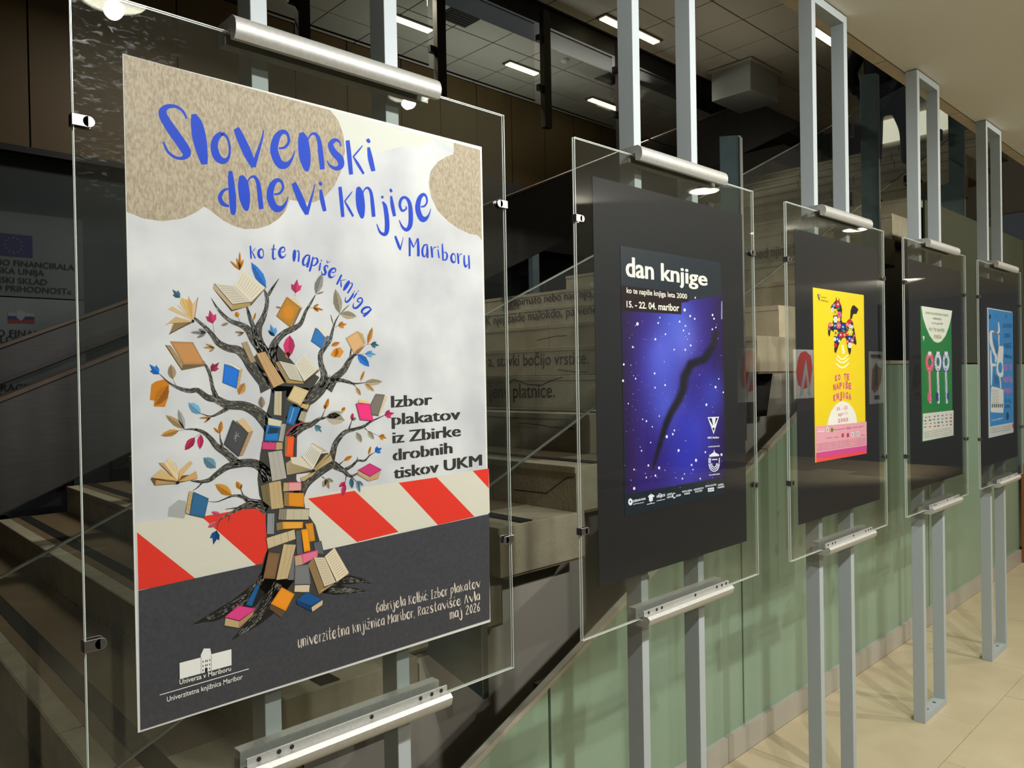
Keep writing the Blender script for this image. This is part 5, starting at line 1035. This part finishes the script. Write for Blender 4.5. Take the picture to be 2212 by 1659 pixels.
for q in range(9): s5.stroke([(218, 1050+q*18, 4), (300, 1055+q*17, 4)], (150, 150, 152), V5, 1, up=False)
for q in range(6): s5.poly([(220+q*22, 1205), (232+q*22, 1207), (232+q*22, 1248), (220+q*22, 1246)], (50, 56, 66), V5, up=False)
s5.disc((262, 410), 16, 40, (120, 128, 130), V5)
for i in range(5): s5.stroke([(240+i*12, 470+i*8, 3), (255+i*10, 560, 3), (262+i*6, 640, 3)], (40, 50, 70), V5, 2, up=False)
for i in range(6): s5.stroke([(240+i*12, 870+i*6, 3), (252+i*8, 930, 4), (246+i*13, 1000, 3)], (30, 40, 60), V5, 2, up=False)
s5.l += 1
for t, a, b, h, c in (('21.', (368, 240), (400, 250), 40, K), ('SLOVENSKI', (345, 352), (445, 350), 42, K), ('DNEVI', (360, 465), (425, 465), 50, K), ('KNJIGE', (362, 582), (440, 582), 60, K), ('v Mariboru', (358, 690), (448, 700), 52, K), ('KO TE', (355, 835), (448, 830), 74, (232, 110, 160)), ('NAPIŠE', (355, 965), (452, 965), 66, (232, 110, 160)), ('KNJIGA', (360, 1085), (448, 1085), 60, (232, 110, 160)), ('5.-12.', (368, 1185), (440, 1190), 36, K), ('APRIL', (370, 1255), (432, 1250), 40, K), ('www.knjiga.si', (218, 1402), (342, 1372), 22, WHT)):
    s5.text(t, a, b, h, c, V5, h, .01)
s5.disc((397, 1343), 16, 46, K, V5)
for q in range(3): s5.stroke([(385, 1318+q*24, 6), (410, 1314+q*24, 6)], (64, 150, 222), V5, 1, up=False)
s5.disc((200, 230), 10, 28, K, V5); s5.text('T', (262, 235), (276, 235), 30, K, V5)
for q in range(3): s5.text('knjižnica univerza mesto založba', (208, 1490+q*22), (440, 1452+q*22), 12, (120, 120, 122), V5)
s5.stroke([(454, 1425, 12), (458, 1475, 12)], (220, 80, 70), V5, 1); s5.build('printed_figure', M_PRINT, P5)
# ================================================================== CEILING DOWNLIGHTS IN THE HALL
DL = ['first recessed downlight, mirrored at the top left of the nearest pane', 'second recessed downlight, mirrored below the top rail of the nearest stand', 'third recessed downlight, unseen, added as fill between the two nearest stands', 'fourth recessed downlight, mirrored above the starry poster', 'fifth recessed downlight, mirrored above the yellow poster', 'recessed downlight mirrored between the starry and yellow stands', 'unseen recessed downlight added as fill in the hall ceiling', 'unseen recessed downlight added as fill behind the camera at left']
for (x, y), l in zip(DOWN, DL):
    t = empty('downlight', (x, y, 2.985), l, 'light', 'recessed downlights')
    MB().tube([(0, 0, -.001), (0, 0, -.008)], .105, 28).build('lens', M_LED, t); MB().tube([(0, 0, -.0005), (0, 0, -.006)], .125, 28).build('ring', M_WHITE, t)
# ================================================================== POSTERS ON THE OPPOSITE SIDE (seen mirrored in the panes)
def mir(px, py, Y=4.57): p = at(px, py, 1, Y); return p
OPL = [('red', 1618, 'mirrored white poster with a red blot at the right edge of the starry stand'), ('red', 1736, 'mirrored white poster with a red blot beside the yellow poster'), ('brown', 1893, 'mirrored white poster with a brown carved shape right of the yellow poster'), ('brown', 1980, 'mirrored white poster with a brown carved shape left of the green poster'), ('blue', 1516, 'mirrored pale blue poster across the starry sky')]
for kind, px, l in OPL:
    c = at(px, 815, 1, 4.57); x = c.x; z0 = .98
    o = MB().box(-.35, .35, -.006, 0, 0, 1.0).build('wall_poster', M_SHEET if kind != 'blue' else mat('sky_blue_sheet', (110, 160, 226), .5)); o.location = (x, -4.57, z0)
    tag(o, l, 'poster', 'posters opposite the stands')
    a = MB()
    def up_(pts, m): 
        q = len(a.f); P = [(u*.7-.35, .0015+.0006*m, v) for u, v in pts]; tr = tessellate_polygon([[Vector((p[0], p[2], 0)) for p in P]])
        a.add(P, [tuple(t_) for t_ in tr], m)
    if kind == 'red':
        up_([(.85, .9), (.6, .98), (.35, .95), (.2, .85), (.1, .6), (.2, .42), (.5, .35), (.8, .4), (.95, .7)], 0); up_([(.6, .85), (.25, .25), (.4, .25), (.6, .6), (.68, .25), (.85, .22)], 1); up_([(0, 0), (1, 0), (1, .2), (0, .2)], 2)
        ms_ = [mat('poster_red', (226, 60, 46), .5), mat('poster_silver', (196, 196, 200), .5), mat('poster_dark', (60, 44, 42), .5)]
    elif kind == 'brown':
        up_([(.12, .3), (.3, .2), (.6, .28), (.8, .4), (.9, .66), (.6, .72), (.45, .78), (.2, .66)], 0); up_([(.3, .3), (.55, .35), (.6, .66), (.4, .74)], 1); up_([(.1, .88), (.8, .88), (.8, .94), (.1, .94)], 2); up_([(.3, .08), (.7, .08), (.7, .16), (.3, .16)], 2)
        Vt, Ft, _w = textgeo('SLOVENSKI', .02); a.add([(.26-.5*x_, .004, .86+y_*.055) for x_, y_ in Vt], Ft, 2)
        ms_ = [mat('poster_brown', (150, 98, 60), .5), mat('poster_umber', (70, 52, 42), .5), mat('poster_dark', (60, 44, 42), .5)]
    else:
        up_([(0, 0), (1, 0), (1, .5), (0, .48)], 0); ms_ = [mat('poster_lilac', (176, 176, 214), .5)]
    a.build('printed_shapes', ms_, o)
# ================================================================== PERSON ON THE STAIR
def skin(name, joints, edges, radii, m, parent=None, lvl=2):
    me = bpy.data.meshes.new(name); me.from_pydata(joints, edges, []); o = bpy.data.objects.new(name, me); COL.objects.link(o)
    md = o.modifiers.new('s', 'SKIN'); md.use_smooth_shade = True
    for v, r in zip(me.skin_vertices[0].data if me.skin_vertices else [], radii): v.radius = (r, r)
    if not me.skin_vertices:
        bm = bmesh.new(); bm.from_mesh(me); ly = bm.verts.layers.skin.verify()
        bm.verts.ensure_lookup_table()
        for v, r in zip(bm.verts, radii): v[ly].radius = (r, r)
        bm.verts[0][ly].use_root = True; bm.to_mesh(me); bm.free()
    sb = o.modifiers.new('d', 'SUBSURF'); sb.levels = lvl; sb.render_levels = lvl
    dg = bpy.context.evaluated_depsgraph_get(); nm = bpy.data.meshes.new_from_object(o.evaluated_get(dg)); bpy.data.objects.remove(o)
    nm.materials.clear(); nm.materials.append(m); nm.polygons.foreach_set('use_smooth', [True]*len(nm.polygons))
    return link(bpy.data.objects.new(name, nm), parent)
zf = Z1+12*DZ
pr = empty('person', (6.72, 1.28, zf), 'person in black jacket and dark jeans climbing the stair, half hidden behind ceiling edge', 'person')
M_SKIN = mat('skin', (190, 146, 118), .6); M_JEAN = mat('dark_jeans', (34, 38, 50), .9, 0, (40, .4, (46, 52, 66))); M_JACK = mat('black_jacket', (20, 20, 22), .85)
J = [(0, 0, .95), (0, 0, 1.12), (.03, 0, 1.30), (.05, 0, 1.46), (.07, 0, 1.55), (.09, 0, 1.66), (.10, 0, 1.74),
     (.0, .10, .90), (.02, .10, .50), (-.05, .10, .10), (.08, .10, .04), (.0, -.10, .90), (.30, -.10, .70), (.30, -.10, .32), (.42, -.10, .26),
     (.05, .19, 1.42), (-.06, .26, 1.14), (.10, .22, .98), (.05, -.19, 1.42), (-.08, -.27, 1.14), (.12, -.24, 1.02)]
Ed = [(0, 1), (1, 2), (2, 3), (3, 4), (4, 5), (5, 6), (0, 7), (7, 8), (8, 9), (9, 10), (0, 11), (11, 12), (12, 13), (13, 14), (3, 15), (15, 16), (16, 17), (3, 18), (18, 19), (19, 20)]
Rd = [.13, .12, .14, .11, .055, .095, .07, .085, .058, .04, .035, .085, .06, .04, .035, .05, .042, .03, .05, .042, .03]
skin('body', J, Ed, Rd, M_SKIN, pr)
skin('trousers', [J[0], J[7], J[8], (-.05, .10, .14), J[11], J[12], (.30, -.10, .36)], [(0, 1), (1, 2), (2, 3), (0, 4), (4, 5), (5, 6)], [.15, .105, .08, .07, .105, .085, .07], M_JEAN, pr)
skin('jacket', [(0, 0, .92), J[1], J[2], J[3], (.06, 0, 1.50), J[15], J[16], (.07, .225, 1.0), J[18], J[19], (.09, -.245, 1.03)], [(0, 1), (1, 2), (2, 3), (3, 4), (3, 5), (5, 6), (6, 7), (3, 8), (8, 9), (9, 10)], [.17, .155, .17, .14, .075, .075, .065, .05, .075, .065, .05], M_JACK, pr)
skin('hair', [(.05, 0, 1.74), (.02, 0, 1.66)], [(0, 1)], [.095, .085], mat('dark_hair', (30, 24, 20), .8), pr)
for y, x, z in ((.10, .0, .035), (-.10, .35, .232)):
    s_ = MB().prism([(x-.10, y-.045, z-.035), (x+.17, y-.045, z-.035), (x+.18, y-.045, z), (x+.06, y-.045, z+.045), (x-.09, y-.045, z+.05)], (0, .09, 0)).build('shoe', mat('dark_shoe', (44, 44, 48), .7), pr, .012)
    MB().box(x-.10, x+.18, y-.048, y+.048, z-.035, z-.018).build('sole', mat('white_sole', (206, 206, 206), .6), s_)
for yy, aa in ((.22, .10), (-.24, .12)):   # hands: palm and five fingers
    hx, hz = aa+.02, (.98 if yy > 0 else 1.02)
    jj = [(hx, yy, hz), (hx+.06, yy, hz-.02)]; ee = [(0, 1)]; rr_ = [.028, .032]
    for f_, (dy, ln) in enumerate(((-.03, .05), (-.01, .062), (.01, .06), (.03, .045))):
        b0 = len(jj); jj += [(hx+.09, yy+dy, hz-.03), (hx+.09+ln*.5, yy+dy, hz-.045), (hx+.09+ln*.7, yy+dy, hz-.075)]; ee += [(1, b0), (b0, b0+1), (b0+1, b0+2)]; rr_ += [.010, .009, .007]
    b0 = len(jj); jj += [(hx+.03, yy-.035*(1 if yy > 0 else -1), hz), (hx+.06, yy-.055*(1 if yy > 0 else -1), hz-.01)]; ee += [(0, b0), (b0, b0+1)]; rr_ += [.012, .009]
    skin('hand', jj, ee, rr_, M_SKIN, pr, 1)
